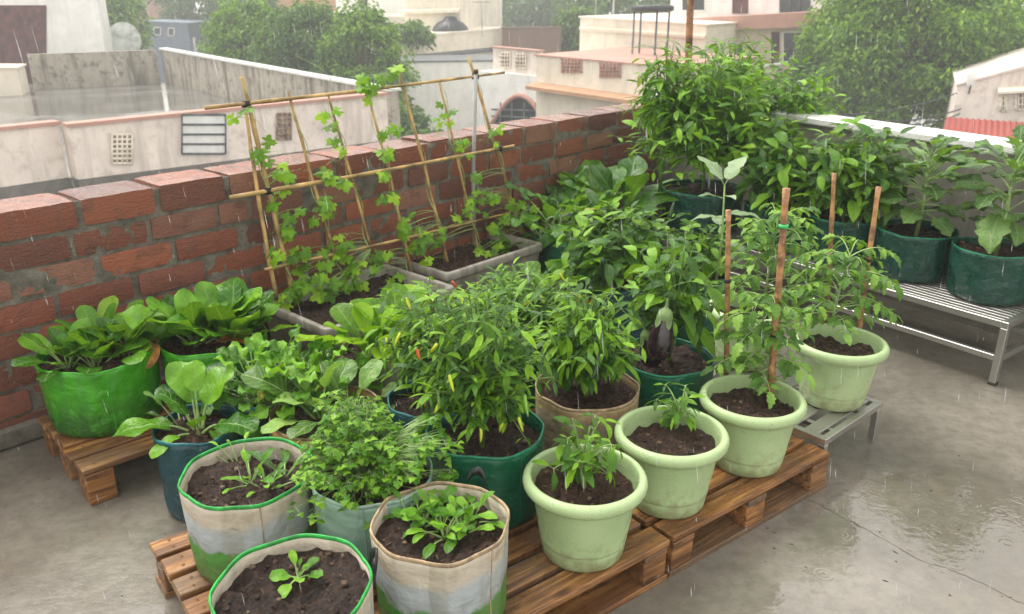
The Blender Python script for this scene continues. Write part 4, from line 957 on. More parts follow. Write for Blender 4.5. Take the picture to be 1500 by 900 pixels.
bush('eggplant_plant', 'tall eggplant with a pale grey green shoot above the leftmost cane', None, x, y, z, ztop(y, 330), .17, 'pepper', rnd_(17), prof=P_ovate, L=(.07, .11), W=.6, tips=26, per=7, low=.15, el=(-.7, .5), nv=6, nu=2, wave=.05, cat='eggplant plant')
q = Q(1056, 330, y - .18); t = thing('eggplant_plant', 'pale young eggplant shoot with velvety grey leaves rising beside the leftmost cane', 'eggplant plant', (q.x, q.y, .3)); st, fo = G(), G()
tz = ztop(q.y, 272) - .3; tube(st, [(0, 0, 0), (.01, 0, tz * .5), (.0, 0, tz)], [.006, .005, .003], 6); r5 = rnd_(51)
for k, (a, e, l, h) in enumerate(((2.4, .9, .13, 1), (.6, 1.0, .12, 1), (3.3, .35, .075, .88), (-.1, .2, .12, .72), (3.0, .1, .09, .7), (-1.3, .3, .06, .9), (1.5, .4, .09, .6), (-.9, 0, .1, .5))):
    d = rdir(r5, a, e); b = Vector((0, 0, tz * h)); tube(st, [b, b + d * .03], [.002, .0016], 4, False); leaf(fo, b + d * .03, d, l * 1.15, l * .8, P_lobed, .7, .12, .04, 2, 10, 0, .01, r5)
finish(t, st, fo, 'eggplant_pale', 'stem_pale')
# pot plants
p = potpos['c1']; zs = p.z - .052; q = at(856, 712, zs)
bush('pepper_seedling', 'small pepper seedling with light green leaves in the nearest pale green pot', None, q.x, q.y, zs, ztop(q.y, 606), .085, 'chilli_light', rnd_(21), prof=P_ovate, L=(.045, .068), W=.48, tips=15, per=6, low=.05, el=(-1.0, .3), cat='seedling', curl=.8, stemmat='stem_pale')
p = potpos['c2']; zs = p.z - .052; q = at(988, 630, zs)
bush('pepper_seedling', 'tiny tufted seedling in the reddish soil of the second pale green pot', None, q.x, q.y, zs, ztop(q.y, 556), .055, 'chilli_light', rnd_(22), prof=P_ovate, L=(.034, .052), W=.46, tips=10, per=6, low=.05, el=(-.9, .4), cat='seedling', stemmat='stem_pale')
TM = 'tomato plants in the pale green pots'
p = potpos['c3']; zs = p.z - .052; q = at(1106, 570, zs)
tomato('tomato_plant', 'feathery tomato plant between two canes in the pot on the pallet end', TM, q.x, q.y, zs, ztop(q.y, 415), .17, rnd_(23), 24, lean=(.0, .0), L=(.036, .056))
p = potpos['c4']; zs = p.z - .052; q = at(1215, 492, zs)
tomato('tomato_plant', 'wide tomato plant spreading over the pot on the steel stand', TM, q.x, q.y, zs, ztop(q.y, 352), .22, rnd_(24), 28, lean=(.03, 0), L=(.036, .058))
p = potpos['c5']; zs = p.z - .052; q = at(1118, 450, zs)
tomato('tomato_plant', 'tall tomato plant in the half hidden pot behind the staked ones', TM, q.x, q.y, zs, ztop(q.y, 300), .24, rnd_(25), 30, lean=(.02, 0), L=(.036, .058))
def cane_in(lab, u0, v0, zs, u1, v1, dy, ties=(), r=.0085):
    a = at(u0, v0, zs); stake(lab, a - UP * .03, Q(u1, v1, a.y + dy), r, ties)
zs = potpos['c3'].z - .052
cane_in('left cane in the pot on the pallet end, tied once near its top', 1065, 557, zs, 1067, 308, .02, ((.62, 'twine'),))
cane_in('thick tall cane with green tape in the front of the pallet end pot', 1128, 588, zs, 1152, 276, .05, ((.84, 'tape'), (.35, 'twine')), .0105)
zs = potpos['c4'].z - .052
cane_in('cane at the back of the pot on the steel stand', 1212, 468, zs, 1222, 254, .04, (), .008)
cane_in('leaning cane at the right of the pot on the steel stand', 1257, 496, zs, 1287, 274, .06, ((.55, 'twine'),), .009)
# bags by the brick wall
x, y, z = soilpt('a12')
rosette('spinach_plant', 'spinach with small smooth oval leaves in the lime bag at the left end', 'spinach in the lime bags', x, y, z, 'spinach', rnd_(31), n=12, L=(.095, .14), W=.66, pet=(.04, .09), el=(.55, 1.5), r0=.02, prof=P_oval, curl=.45, fold=.12, clumps=[(-.08, -.05), (.02, -.06), (.08, .03), (.07, .08), (-.03, .06)], blister=.012, wave=.03, cat='spinach')
x, y, z = soilpt('a13')
rosette('spinach_plant', 'tall crinkled spinach with upright dark leaves in the lime bag beside the trough', 'spinach in the lime bags', x, y, z, 'spinach', rnd_(32), n=14, L=(.15, .21), W=.62, pet=(.04, .08), el=(.7, 1.5), r0=.025, curl=.4, fold=.12, prof=P_oval, wave=.08, blister=.035, nv=10, clumps=[(-.06, 0), (.06, .01), (.0, .06)], cat='spinach')
x, y, z = soilpt('a10')
t = thing('mustard_plant', 'big round leaved mustard drooping over the blue teal bag on the floor', 'mustard plant', (x, y, z)); st, fo = G(), G(); r5 = rnd_(33)
for (a, e, l, w, pl) in ((3.45, .30, .19, .135, .07), (2.05, 1.05, .17, .14, .09), (-.35, .38, .165, .125, .07), (.95, 1.1, .16, .12, .08), (2.75, .85, .12, .085, .08), (1.3, .75, .15, .12, .11), (-2.1, .15, .12, .06, .06), (-1.2, .9, .10, .07, .05), (3.0, 1.15, .13, .10, .06), (1.75, 1.35, .11, .08, .12)):
    b = Vector((cos(a) * .015, sin(a) * .015, -.005)); d = rdir(r5, a, min(1.4, e + .45)); d2 = rdir(r5, a, e)
    pts = bez(b, b + d * pl * .7, b + d * pl * .6 + d2 * pl * .5, 5); tube(st, pts, [.0058, .0052, .0046, .004, .0034, .003], 6, False)
    leaf(fo, pts[-1] - d2 * .006, d2, l * .88, w * .88, P_oval, r5.uniform(.45, .95), .10, .07, 4, 12, r5.uniform(-.25, .25), .03, r5)
finish(t, st, fo, 'spinach', 'stem_pale')
rosette('mustard_plant', 'thin mustard stalks with small young leaves at the left of the drooping mustard', None, x - .06, y + .02, z, 'mustard', rnd_(34), n=5, L=(.06, .10), W=.5, pet=(.05, .1), el=(.3, 1.1), r0=.02, curl=.6, wave=.08, azs=[2.8, 3.4, 2.2, 3.9, 1.4, -1.2], cat='mustard plant')
x, y, z = soilpt('a11')
rosette('frilly_mustard', 'frilly light green mustard mound over the blue teal bag behind the clay coloured one', None, x + .035, y, z, 'seedling', rnd_(35), n=24, L=(.06, .098), W=.92, pet=(.08, .18), el=(.1, 1.5), r0=.03, curl=.8, fold=.12, wave=.16, blister=.05, nv=9, clumps=[(-.06, -.02), (.07, 0), (0, .06), (0, -.05), (.10, .06), (.12, -.02)], cat='mustard plant')
x, y, z = soilpt('a9')
rosette('pale_mustard', 'pale mustard with long stalks and grey green leaves in the clay coloured bag', None, x, y, z, 'pale_mustard', rnd_(36), n=9, L=(.11, .155), W=.6, pet=(.07, .13), el=(.45, 1.45), r0=.03, prof=P_oval, curl=.6, fold=.15, wave=.06, blister=.025, nv=9, clumps=[(-.02, .0), (.06, .01)], cat='mustard plant')
x, y, z = soilpt('a14')
rosette('lettuce_plant', 'yellow green lettuce head with cupped round leaves in front of the trough', None, x, y, z, 'lettuce', rnd_(37), n=17, L=(.15, .21), W=.7, pet=(.05, .09), el=(.6, 1.5), r0=.04, prof=P_spat, curl=.35, fold=.35, wave=.03, blister=.02, nv=10, clumps=[(-.04, -.02), (.06, .04)], cat='lettuce')
x, y, z = soilpt('h2')
rosette('lettuce_plant', 'round leaved light lettuce beside the rear trough, between trough and pepper', None, x, y, z, 'lettuce', rnd_(38), n=13, L=(.13, .18), W=.8, pet=(.03, .08), el=(.3, 1.35), r0=.04, prof=P_spat, curl=.5, fold=.2, wave=.03, nv=9, clumps=[(-.05, -.02), (.08, .02)], cat='lettuce')
x, y, z = soilpt('h5')
rosette('mustard_plant', 'crinkled dark mustard bush against the brick wall right of the troughs', None, x, y, z, 'spinach', rnd_(39), n=15, L=(.14, .21), W=.7, pet=(.1, .3), el=(.1, 1.4), r0=.05, curl=.8, fold=.15, wave=.1, blister=.05, nv=9, clumps=[(-.1, -.02), (.1, .02), (0, .1), (0, -.1)], cat='mustard plant')
x, y, z = soilpt('h6')
rosette('lettuce_plant', 'large upright lettuce with broad green leaves in front of the corner chilli', None, x, y, z, 'spinach', rnd_(40), n=13, L=(.3, .42), W=.66, pet=(.08, .16), el=(.5, 1.4), r0=.05, prof=P_spat, curl=.5, fold=.15, wave=.05, blister=.03, nv=11, clumps=[(-.14, -.03), (.0, .05)], cat='lettuce')
# bench plants
x, y, z = soilpt('e1')
bush('chilli_plant', 'tall airy chilli bush rising above the walls in the terrace corner', None, x, y, z, ztop(y, 66), .50, 'chilli_light', rnd_(41), L=(.07, .115), W=.44, tips=180, per=10, low=.04, fork=.22, el=(-.75, .5), curl=.7, inner=.3)
bush('chilli_plant', 'slim tall chilli shoot leaning over the brick wall left of the corner bush', None, x - .24, y + .02, z, ztop(y, 56), .18, 'chilli_light', rnd_(42), L=(.09, .14), W=.34, tips=34, per=9, low=.3, fork=.45, el=(-1.1, .3), curl=.8, inner=.1)
q = Q(1145, 260, y + .35)
bush('chilli_plant', 'yellow tipped chilli bush behind the corner, above the white coping', None, q.x, q.y, .3, ztop(q.y, 100), .27, 'chilli_light', rnd_(43), L=(.08, .12), W=.36, tips=95, per=9, low=.45, fork=.4, el=(-.8, .5), curl=.6)
q = Q(1062, 260, y + .45)
bush('chilli_plant', 'rounded chilli crown with fine drooping leaves behind the rusty pole', None, q.x, q.y, .3, ztop(q.y, 46), .30, 'chilli_light', rnd_(44), L=(.08, .13), W=.28, tips=80, per=9, low=.45, fork=.5, el=(-1.2, .2), curl=.8)
x, y, z = soilpt('e2')
bush('pepper_plant', 'pale broad leaved pepper in the second bag from the corner', None, x, y, z, ztop(y, 190), .24, 'pepper', rnd_(45), prof=P_ovate, L=(.08, .14), W=.6, tips=48, per=7, low=.08, el=(-.9, .4), nv=6, nu=2, wave=.03, cat='pepper plant')
x, y, z = soilpt('e3')
bush('pepper_plant', 'dense dark leaved pepper dome in the bag at the bench middle', None, x, y, z, ztop(y, 186), .30, 'pepper', rnd_(46), prof=P_ovate, L=(.075, .13), W=.54, tips=100, per=8, low=.08, el=(-.8, .45), nv=6, nu=2, cat='pepper plant', fruits=[('chilli', 'green_fruit', 8, .06, .008, None)])
def eggbush(label, key, v1, sets, seed):
    x, y, z = soilpt(key); t = thing('eggplant_plant', label, 'eggplant plant', (x, y, z), 0, 'eggplants on the steel bench'); st, fo = G(), G(); rr = rnd_(seed); H = ztop(y, v1) - z
    tube(st, [(0, 0, -.02), (.01, 0, H * .4), (.0, .0, H * .85)], [.011, .008, .004], 7)
    for (a, e, l, h, pl) in sets:
        b = Vector((.004, 0, H * h)); d = rdir(rr, a, e); d2 = rdir(rr, a + rr.uniform(-.2, .2), e - .35)
        pts = bez(b, b + d * pl * .6, b + d * pl * .6 + d2 * pl * .5, 5); tube(st, pts, [.0042, .0038, .0034, .003, .0026, .0022], 5, False)
        leaf(fo, pts[-1], d2, l * 1.08, l * .85, P_lobed, rr.uniform(.4, .9), .1, .06, 3, 14, rr.uniform(-.35, .35), .012, rr)
    finish(t, st, fo, 'eggplant', 'stem_pale')
ES0 = [(-2.2, .9, .17, .7, .1), (-.6, .9, .19, .75, .09), (.1, .35, .2, .3, .12), (2.9, .85, .19, .7, .1), (-1.6, .5, .17, .55, .11), (1.2, .5, .18, .55, .12), (-2.6, .6, .20, .45, .12), (-1.3, .2, .19, .4, .1), (-.3, .55, .22, .55, .13), (.4, .7, .17, .7, .1), (2.6, .55, .22, .6, .12), (1.6, .9, .16, .85, .07), (-1.9, 1.0, .15, .8, .08), (3.2, .2, .18, .35, .1), (-.8, .0, .14, .25, .08), (2.0, 1.2, .1, .95, .04), (-.2, 1.2, .12, .9, .05), (.9, .2, .16, .4, .1)]
r5 = rnd_(90); ES = [(a + dv, min(1.3, max(-.1, e + r5.uniform(-.25, .25))), l * r5.uniform(.6, .85), min(.97, max(.2, h + r5.uniform(-.15, .15))), pl * r5.uniform(.6, 1.1)) for dv in (0, .9, 1.9) for a, e, l, h, pl in ES0[:(18 if dv < 1.5 else 9)]]
eggbush('bushy eggplant with lobed leaves in the bench bag with soil showing', 'e4', 222, ES, 47)
eggbush('eggplant with pale pointed top leaves at the near end of the bench', 'e5', 212, [(a + .5, e, l * 1.05, h, p) for a, e, l, h, p in ES] + [(2.9, .3, .18, .8, .1), (-2.2, -.1, .18, .5, .12)], 48)
# fallen and dried leaves
def dry(label, u, v, z, L, a, e, roll):
    q = at(u, v, z); t = thing('dry_leaf', label, 'dry leaf', q); g = G(); leaf(g, (0, 0, 0), rdir(R_, a, e), L, L * .55, P_ovate, 1.3, .35, .06, 2, 8, roll); obj('blade', g, M['dryleaf'], t)
    g = G(); d = rdir(R_, a, e); tube(g, [d * -.03, (0, 0, 0)], [.0012, .0015], 4); obj('stalk', g, M['dryleaf'], t)
dry('curled orange dry leaf between the two lime green bags', 213, 540, .33, .13, 1.3, .9, .6)
dry('broad orange dry leaf lying on the rim of the lime spinach bag', 322, 500, .375, .13, .3, .15, .2)
dry('small yellow leaf on the rim of the clay coloured bag', 560, 578, .30, .05, .5, .8, .3)
# rusty pole in the corner
q0, q1 = Q(1008, 100, corner.y + .1), Q(1013, -40, corner.y + .1)
t = thing('rusty_pole', 'rusty iron pole standing in the terrace corner behind the tall chilli', 'pole', (q0.x, q0.y, 0)); g = G()
tube(g, [(0, 0, 0), (0, 0, q0.z), (q1.x - q0.x, 0, q1.z)], .024, 12); obj('pole_shaft', g, M['rust'], t)
g = G(); tube(g, [(q1.x - q0.x, 0, q1.z - .001), (q1.x - q0.x, 0, q1.z + .03)], .028, 12); obj('pole_cap', g, M['rust'], t)
# ------------------------------------------------------------------ town beyond the terrace
ZG = -7.0
g = G(); S = 150
for p in ((-S, -4, ZG), (S, -4, ZG), (S, 190, ZG), (-S, 190, ZG)): g.add(p)
g.f.append((0, 1, 2, 3)); struct('street_ground', g, M['street'])
def hnorm(a, b):
    d = b - a; d.z = 0; d.normalize(); n = Vector((-d.y, d.x, 0)); return n if n.y > 0 else -n
def slab(g, a, b, zb, depth, off=0.0):
    """prism whose near face has the top edge a-b"""
    n = hnorm(a, b); a = a - n * off; b = b - n * off
    k = [g.add(p) for p in (Vector((a.x, a.y, zb)), Vector((b.x, b.y, zb)), b, a)] + [g.add(p + n * (depth)) for p in (Vector((a.x, a.y, zb)), Vector((b.x, b.y, zb)), b, a)]
    for f in ((0, 1, 2, 3), (5, 4, 7, 6), (3, 2, 6, 7), (4, 0, 3, 7), (1, 5, 6, 2), (4, 5, 1, 0)): g.f.append(tuple(k[i] for i in f))
def house(name, label, cat, a, b, depth, wall, zb=ZG, cope=None, capt=.12, wins=(), ledges=(), group=None, capo=.06, name_wall='wall'):
    base = (a + b) / 2; t = thing(name, label, cat, (base.x, base.y, zb), 0, group); o0 = Vector((base.x, base.y, zb)); n = hnorm(a, b)
    g = G(); slab(g, a - o0, b - o0, 0, depth); obj(name_wall, g, M[wall], t, False)
    if cope:
        g = G(); d = (b - a).normalized() * capo; slab(g, a - o0 - d + UP * capt, b - o0 + d + UP * capt, 0, depth + 2 * capo, capo)
        lo = [i for i, v in enumerate(g.v) if abs(v[2]) < 1e-6]
        for i, src in zip(lo, (a, b, a, b)): g.v[i] = (g.v[i][0], g.v[i][1], src.z - o0.z + .003)
        obj('roof_edge', g, M[cope], t, False)
    for w in wins:
        u0, v0, u1, v1, m, nm = w[:6]; bars = w[6] if len(w) > 6 else None
        p = [on_plane(u, v, a, n) - o0 for u, v in ((u0, v1), (u1, v1), (u1, v0), (u0, v0))]
        fw = .06; fr = G(); cx = (p[0] + p[2]) / 2
        for i in range(4):
            A, B = p[i], p[(i + 1) % 4]; d = (B - A).normalized(); L = (B - A).length
            inn = (cx - (A + B) / 2).normalized()
            q = [A, B, B + inn * fw, A + inn * fw]; k = [fr.add(x - n * .05) for x in q] + [fr.add(x + n * .01) for x in q]
            for f in BOXF: fr.f.append(tuple(k[j] for j in f))
        f_ = obj(nm, fr, M[bars[0] if bars else ('white' if m == 'darkglass' else m)], t, False)
        g = G(); k = [g.add(x - n * .022) for x in p] + [g.add(x + n * .01) for x in p]
        for f in BOXF: g.f.append(tuple(k[j] for j in f))
        obj('pane' if nm == 'window' else 'panel', g, M[m], f_, False)
        if bars:
            g = G()
            for i in range(1, bars[1]):
                A, B = p[0].lerp(p[3], i / bars[1]), p[1].lerp(p[2], i / bars[1]); tube(g, [A - n * .05, B - n * .05], bars[3], 5)
            for i in range(1, bars[2]):
                A, B = p[0].lerp(p[1], i / bars[2]), p[3].lerp(p[2], i / bars[2]); tube(g, [A - n * .058, B - n * .058], bars[3], 5)
            obj('bars', g, M[bars[0]], f_)
    for (u0, v0, u1, v1, dp, th, m) in ledges:
        A = on_plane(u0, v0, a, n) - o0; B = on_plane(u1, v1, a, n) - o0; g = G(); A0 = A - n * dp; B0 = B - n * dp
        k = [g.add(x) for x in (A - UP * th, B - UP * th, B0 - UP * th - UP * .1, A0 - UP * th - UP * .1, A, B, B0 - UP * .1, A0 - UP * .1)]
        for f in BOXF: g.f.append(tuple(k[j] for j in f))
        obj('ledge', g, M[m], t, False)
    return t, n
# neighbour's flat roof
ZR = -1.8
f0 = at(-60, 198, -.78); f1 = at(85, 183, -.78); f1b = at(100, 187, -.80); f2 = at(265, 170, -.78); f3 = at(566, 140, -.72)
farc = at(235, 73, -.48); farl = at(60, 80, -.5)
t = thing('flat_roof_house', 'large neighbouring house with a wet flat roof and stained pale pink parapet', 'house', (f2.x, f2.y, ZG)); o0 = Vector((f2.x, f2.y, ZG))
g = G(); poly = [f0, f1, f1b, f3, farc, Vector((-30, farc.y - 1, 0)), Vector((-30, f0.y, 0))]
k = [g.add((p.x - o0.x, p.y - o0.y, ZR - ZG)) for p in poly]; kb = [g.add((p.x - o0.x, p.y - o0.y, 0)) for p in poly]
g.f.append(tuple(k)); [g.f.append((kb[i], kb[(i + 1) % len(k)], k[(i + 1) % len(k)], k[i])) for i in range(len(k))]
pu = at(200, 150, ZR) - o0; pu2 = at(120, 160, ZR) - o0
M['roofwet'] = floor_mat('wet_roof_screed', [(pu.x, pu.y, 5.5, 2.2, .3), (pu2.x, pu2.y, 3, 1.4, .1)], ((.12, .115, .108), (.22, .215, .2)), .3, .8)
obj('roof', g, M['roofwet'], t, False)
def para(name, a, b, m, th=.22, zb=ZR - 3.0, cap=None, par=None):
    g = G(); slab(g, a - o0, b - o0, zb - ZG, th); o = obj(name, g, M[m], t, False)
    if cap:
        g = G(); n = hnorm(a, b); d = (b - a).normalized() * .03; slab(g, a - o0 - d + UP * .07, b - o0 + d + UP * .07, 0, th + .1, .05)
        lo = [i for i, v in enumerate(g.v) if abs(v[2]) < 1e-6]
        for i, src in zip(lo, (a, b, a, b)): g.v[i] = (g.v[i][0], g.v[i][1], src.z - ZG + .004)
        obj('parapet_cap', g, M[cap], o, False)
    return o
para('front_parapet', f0, f1, 'pinkish', cap='pink'); para('parapet_return', f1 + Vector((0, .1, -.02)), f1b + Vector((.05, .1, -.02)), 'pinkish'); para('front_parapet', f1b, f3, 'pinkish', cap='pink')
para('side_parapet', f3 + Vector((.05, .3, .06)), farc + Vector((.0, .0, 0)), 'stainwall', .25, ZR - 1, cap='coping')
para('rear_parapet', farl + Vector((-.5, 0, 0)), farc + Vector((-.12, -.15, 0)), 'stainwall', .25, ZR - 1)
nf = hnorm(f1b, f3)
def onface(nm, u0, v0, u1, v1, m, grid=None, wide=.03, frame='greyiron'):
    p = [on_plane(u, v, f1b, nf) - o0 for u, v in ((u0, v1), (u1, v1), (u1, v0), (u0, v0))]; g = G()
    k = [g.add(x - nf * .03) for x in p] + [g.add(x + nf * .01) for x in p]
    for f in BOXF: g.f.append(tuple(k[j] for j in f))
    o = obj(nm, g, M[m], t, False)
    if grid:
        g = G()
        for i in range(grid[0] + 1):
            tube(g, [p[0].lerp(p[3], i / grid[0]) - nf * .05, p[1].lerp(p[2], i / grid[0]) - nf * .05], wide, 5)
        for i in range(grid[1] + 1):
            tube(g, [p[0].lerp(p[1], i / grid[1]) - nf * .055, p[3].lerp(p[2], i / grid[1]) - nf * .055], wide * .8, 5)
        obj('grille', g, M[frame], o)
onface('lattice_vent', 163, 197, 192, 239, 'lattice', (6, 4), .025, 'cream')
onface('louvred_opening', 265, 168, 329, 225, 'coping', (4, 1), .022)
onface('lattice_vent', 404, 166, 425, 204, 'lattice', (5, 3), .02, 'lattice')
g = G(); slab(g, at(-60, 268, -1.7) - o0, at(96, 250, -1.7) - o0, ZR - 1.0 - ZG, .3); obj('lower_band', g, M['beige'], t, False)
# satellite dish on the roof
dq = at(190, 112, ZR + .02); t = thing('satellite_dish', 'grey satellite dish on a short post on the neighbouring roof', 'satellite dish', (dq.x, dq.y, ZR)); g = G()
Dr = .56 * hypot(dq.x, dq.y) / 33; rz_ = ztop(dq.y, 57) - ZR
tube(g, [(0, 0, 0), (0, 0, rz_)], .05, 8); obj('post', g, M['greyiron'], t)
g = G(); rings = []
for i in range(7):
    rr = Dr * i / 6; rings.append([g.add((rr * cos(2 * pi * k / 28), .28 * Dr * (i / 6) ** 2, rr * 1.12 * sin(2 * pi * k / 28))) for k in range(28)])
for a, b in zip(rings, rings[1:]):
    for k in range(28): g.f.append((a[k], a[(k + 1) % 28], b[(k + 1) % 28], b[k]))
o = obj('reflector', g, M['dish'], t); o.location = (0, -.05, rz_); o.rotation_euler = (radians(-18), 0, radians(16))
g = G(); tube(g, [(0, .1, -Dr), (.2, .9, -.3)], .025, 6); box(g, (.2, .95, -.25), .15, .2, .15); o2 = obj('feed_arm', g, M['greyiron'], t); o2.location = o.location; o2.rotation_euler = o.rotation_euler
# white house with the brown door
a = Q(-120, -60, 36); b = Q(131, -60, 36.6)
house('white_house', 'white rooftop house with a tall brown door at the far left', 'house', a, b, 1.0, 'white', ZR, wins=((-8, 8, 68, 131, 'door', 'door'),))
a = Q(-70, 101, 29.5); b = Q(25, 101, 30.2)
house('stair_block', 'low cream block in front of the brown door', 'wall', a, b, 1.6, 'cream', ZR, cope='cream', capt=.06)
a = Q(-60, 100, 24); b = Q(20, 100, 24)
# trees
def tree(label, u, v, Y, ru, rv, m, seed, leaves=5000, size=.2, group='trees beyond the terrace', clump=None, vb=None, W=.42):
    rnd = rnd_(seed); c = Q(u, v, Y); k = c.y / 1200; Rx = ru * Y / 1240; Rz = rv * Y / 1240
    t = thing('tree', label, 'tree', (c.x, c.y, ZG), 0, group); H = c.z - ZG; st, fo = G(), G()
    tube(st, [(0, 0, 0), (.1, 0, H * .35), (0, .1, H * .7), (0, 0, H)], [.05 * Rx + .08, .045 * Rx + .07, .035 * Rx + .05, .03], 8)
    nc = clump or max(24, int(leaves / 90)); cl = []
    for i in range(nc):
        z_ = rnd.uniform(-.85, 1); a = rnd.uniform(0, 6.283); r = sqrt(max(0, 1 - z_ * z_)) * (.35 + .65 * rnd.random() ** .5) * rnd.uniform(.8, 1.18); z2 = z_ * rnd.uniform(.75, 1.08)
        p = Vector((cos(a) * r * Rx, sin(a) * r * Rx * .8, H + z2 * Rz)); cl.append(p)
        if i % 3 == 0: tube(st, bez((0, 0, H * rnd.uniform(.45, .9)), (p.x * .3, p.y * .3, H + (p.z - H) * .4), p, 4), [.06, .05, .035, .025, .012], 4, False)
    per = leaves // nc; cr = (Rx * Rx * Rz) ** (1 / 3) * 1.15 / nc ** (1 / 3)
    for p in cl:
        s_ = rnd.uniform(.7, 1.35)
        for j in range(per):
            d = Vector((rnd.gauss(0, 1), rnd.gauss(0, 1), rnd.gauss(0, .8))); d = d.normalized() * cr * s_ * rnd.random() ** .45; q = p + d; q.z -= .25 * cr * (d.length / cr) ** 2
            ld = (Vector((d.x, d.y, 0)).normalized() * rnd.uniform(.3, 1) + Vector((rnd.uniform(-.6, .6), rnd.uniform(-.6, .6), rnd.uniform(-1.0, .25)))).normalized()
            L = size * rnd.uniform(.7, 1.3); s1 = ld.cross(Vector((rnd.uniform(-1, 1), rnd.uniform(-1, 1), rnd.uniform(.2, 1)))).normalized() * L * W * .5; n1 = s1.cross(ld).normalized() * L * .08
            i0 = fo.add(q, (.5, 0)); i1 = fo.add(q + ld * L * .5 + s1 + n1, (1, .5)); i2 = fo.add(q + ld * L - UP * L * .12, (.5, 1)); i3 = fo.add(q + ld * L * .5 - s1 + n1, (0, .5))
            fo.f.append((i0, i1, i2)); fo.f.append((i0, i2, i3))
    obj('trunk', st, M['bark'], t); obj('crown', fo, M[m], t); return t
tree('huge feathery neem tree filling the upper right beyond the coping', 1345, 60, 30, 150, 130, 'tree_light', 61, 52000, .2, W=.45, clump=170)
tree('left flank tree of the upper right greenery beside the pink balcony house', 1215, 118, 33, 62, 72, 'tree', 62, 18000, .2, W=.45)
tree('dense tree at the far right edge above the red roof', 1490, 40, 34, 90, 110, 'tree', 63, 20000, .22, W=.45)
tree('bright round topped tree right of the stained parapet, nearest of its row', 370, 75, 41, 62, 75, 'tree_light', 64, 15000, .24)
tree('broad dark tree in the middle of the row behind the trellis top', 455, 105, 39, 80, 95, 'tree', 65, 20000, .24)
tree('light leafy tree at the right of the row, beside the long cream parapet', 535, 120, 37, 60, 110, 'tree_light', 66, 15000, .23)
tree('low dark tree seen between the neighbouring house and the arched gate', 595, 230, 34, 70, 70, 'tree', 67, 13000, .23)
tree('small green tree behind the satellite dish beside the white house', 172, 30, 52, 38, 55, 'tree_light', 68, 4500, .4)
tree('hazy blue green tree far behind the satellite dish', 285, 25, 75, 70, 60, 'tree_dark', 69, 6000, .55, 'far hazy trees')
tree('hazy tree at the top edge between the bright tree and the cream house', 395, 0, 70, 80, 55, 'tree_dark', 70, 6000, .5, 'far hazy trees')
tree('far grey green tree behind the black water tank', 735, 20, 85, 60, 45, 'tree_dark', 71, 5000, .6, 'far hazy trees')
tree('far grey green tree at the top edge left of the tank stand', 800, 30, 80, 60, 40, 'tree_dark', 72, 5000, .55, 'far hazy trees')
tree('small garden tree beside the brown brick parapet', 843, 45, 52, 26, 34, 'tree', 73, 3500, .36)
tree('hazy tree behind the cream block with the tank stand', 930, -5, 66, 90, 42, 'tree', 74, 6000, .5, 'far hazy trees')
tree('shrubby tree on the roof edge of the white house in the middle', 600, 48, 47, 40, 12, 'tree', 75, 2200, .3)
tree('pale hazy tree far behind the huge neem', 1215, 20, 90, 60, 50, 'tree_dark', 76, 4000, .6, 'far hazy trees')
# houses, far to near
house('far_house', 'hazy pale pink house far behind the satellite dish', 'house', Q(188, -10, 80), Q(234, -8, 80), 8, 'pink', cope='pinkish', wins=((205, 5, 214, 14, 'darkglass', 'window'),))
house('far_house', 'hazy blue grey house under the far trees', 'house', Q(205, 33, 66), Q(275, 36, 66), 6, 'blue', cope='blue', wins=((225, 40, 236, 52, 'darkglass', 'window'), (246, 41, 256, 53, 'darkglass', 'window')))
house('orange_house', 'faded orange house peeking above the row of trees', 'house', Q(405, -6, 60), Q(520, -14, 60), 8, 'orange', cope='pink', wins=((430, 12, 445, 34, 'darkglass', 'window'), (487, 48, 500, 64, 'darkglass', 'window')))
house('white_terrace_house', 'white two storey house at the top edge right of the trees', 'house', Q(490, -25, 54), Q(592, -22, 54), 8, 'white', cope='white', wins=((524, -6, 540, 12, 'darkglass', 'window'), (562, 32, 578, 50, 'darkglass', 'window')), ledges=((486, 17, 593, 20, .6, .12, 'white'),))
house('cream_tower_house', 'cream upper storey at the top edge behind the long parapet', 'house', Q(592, -30, 51), Q(673, -30, 50), 8, 'cream', cope='cream', ledges=((590, 14, 674, 12, .35, .15, 'cream'),))
house('far_house', 'hazy grey house with a dark opening far behind the arched gate', 'house', Q(735, 14, 95), Q(838, 2, 95), 8, 'stainwall', cope='plaster', wins=((806, 12, 832, 40, 'darkglass', 'window'), (752, 20, 775, 40, 'darkglass', 'window')))
house('brown_parapet', 'brown brick parapet beyond the balcony with lattice panels', 'wall', Q(735, 42, 50), Q(822, 41, 50), .3, 'brownwall', cope='brownwall', capt=.06)
house('long_cream_house', 'long cream parapet house behind the arched gate', 'house', Q(572, 58, 46), Q(737, 43, 51), 12, 'cream', cope='cream', capt=.1, ledges=((572, 84, 737, 68, .25, .12, 'greyiron'),))
house('white_annex', 'low white annex below the long cream parapet', 'house', Q(590, 92, 40), Q(740, 90, 41), 4, 'white', cope='greyiron', capt=.07)
# water tank on that roof
q = Q(660, 44, 50); t = thing('water_tank', 'black domed water tank on the long cream roof', 'water tank', (q.x, q.y, q.z - .6)); g = G()
lathe(g, [(0, 0), (1.05, 0), (1.08, .1), (1.05, .3), (1.08, .5), (1.0, .75), (.75, 1.0), (.4, 1.15), (.38, 1.25), (0, 1.25)], 24); obj('tank_body', g, M['tank'], t)
g = G(); lathe(g, [(.3, 1.252), (.3, 1.33), (0, 1.34)], 16); obj('lid', g, M['tank'], t)
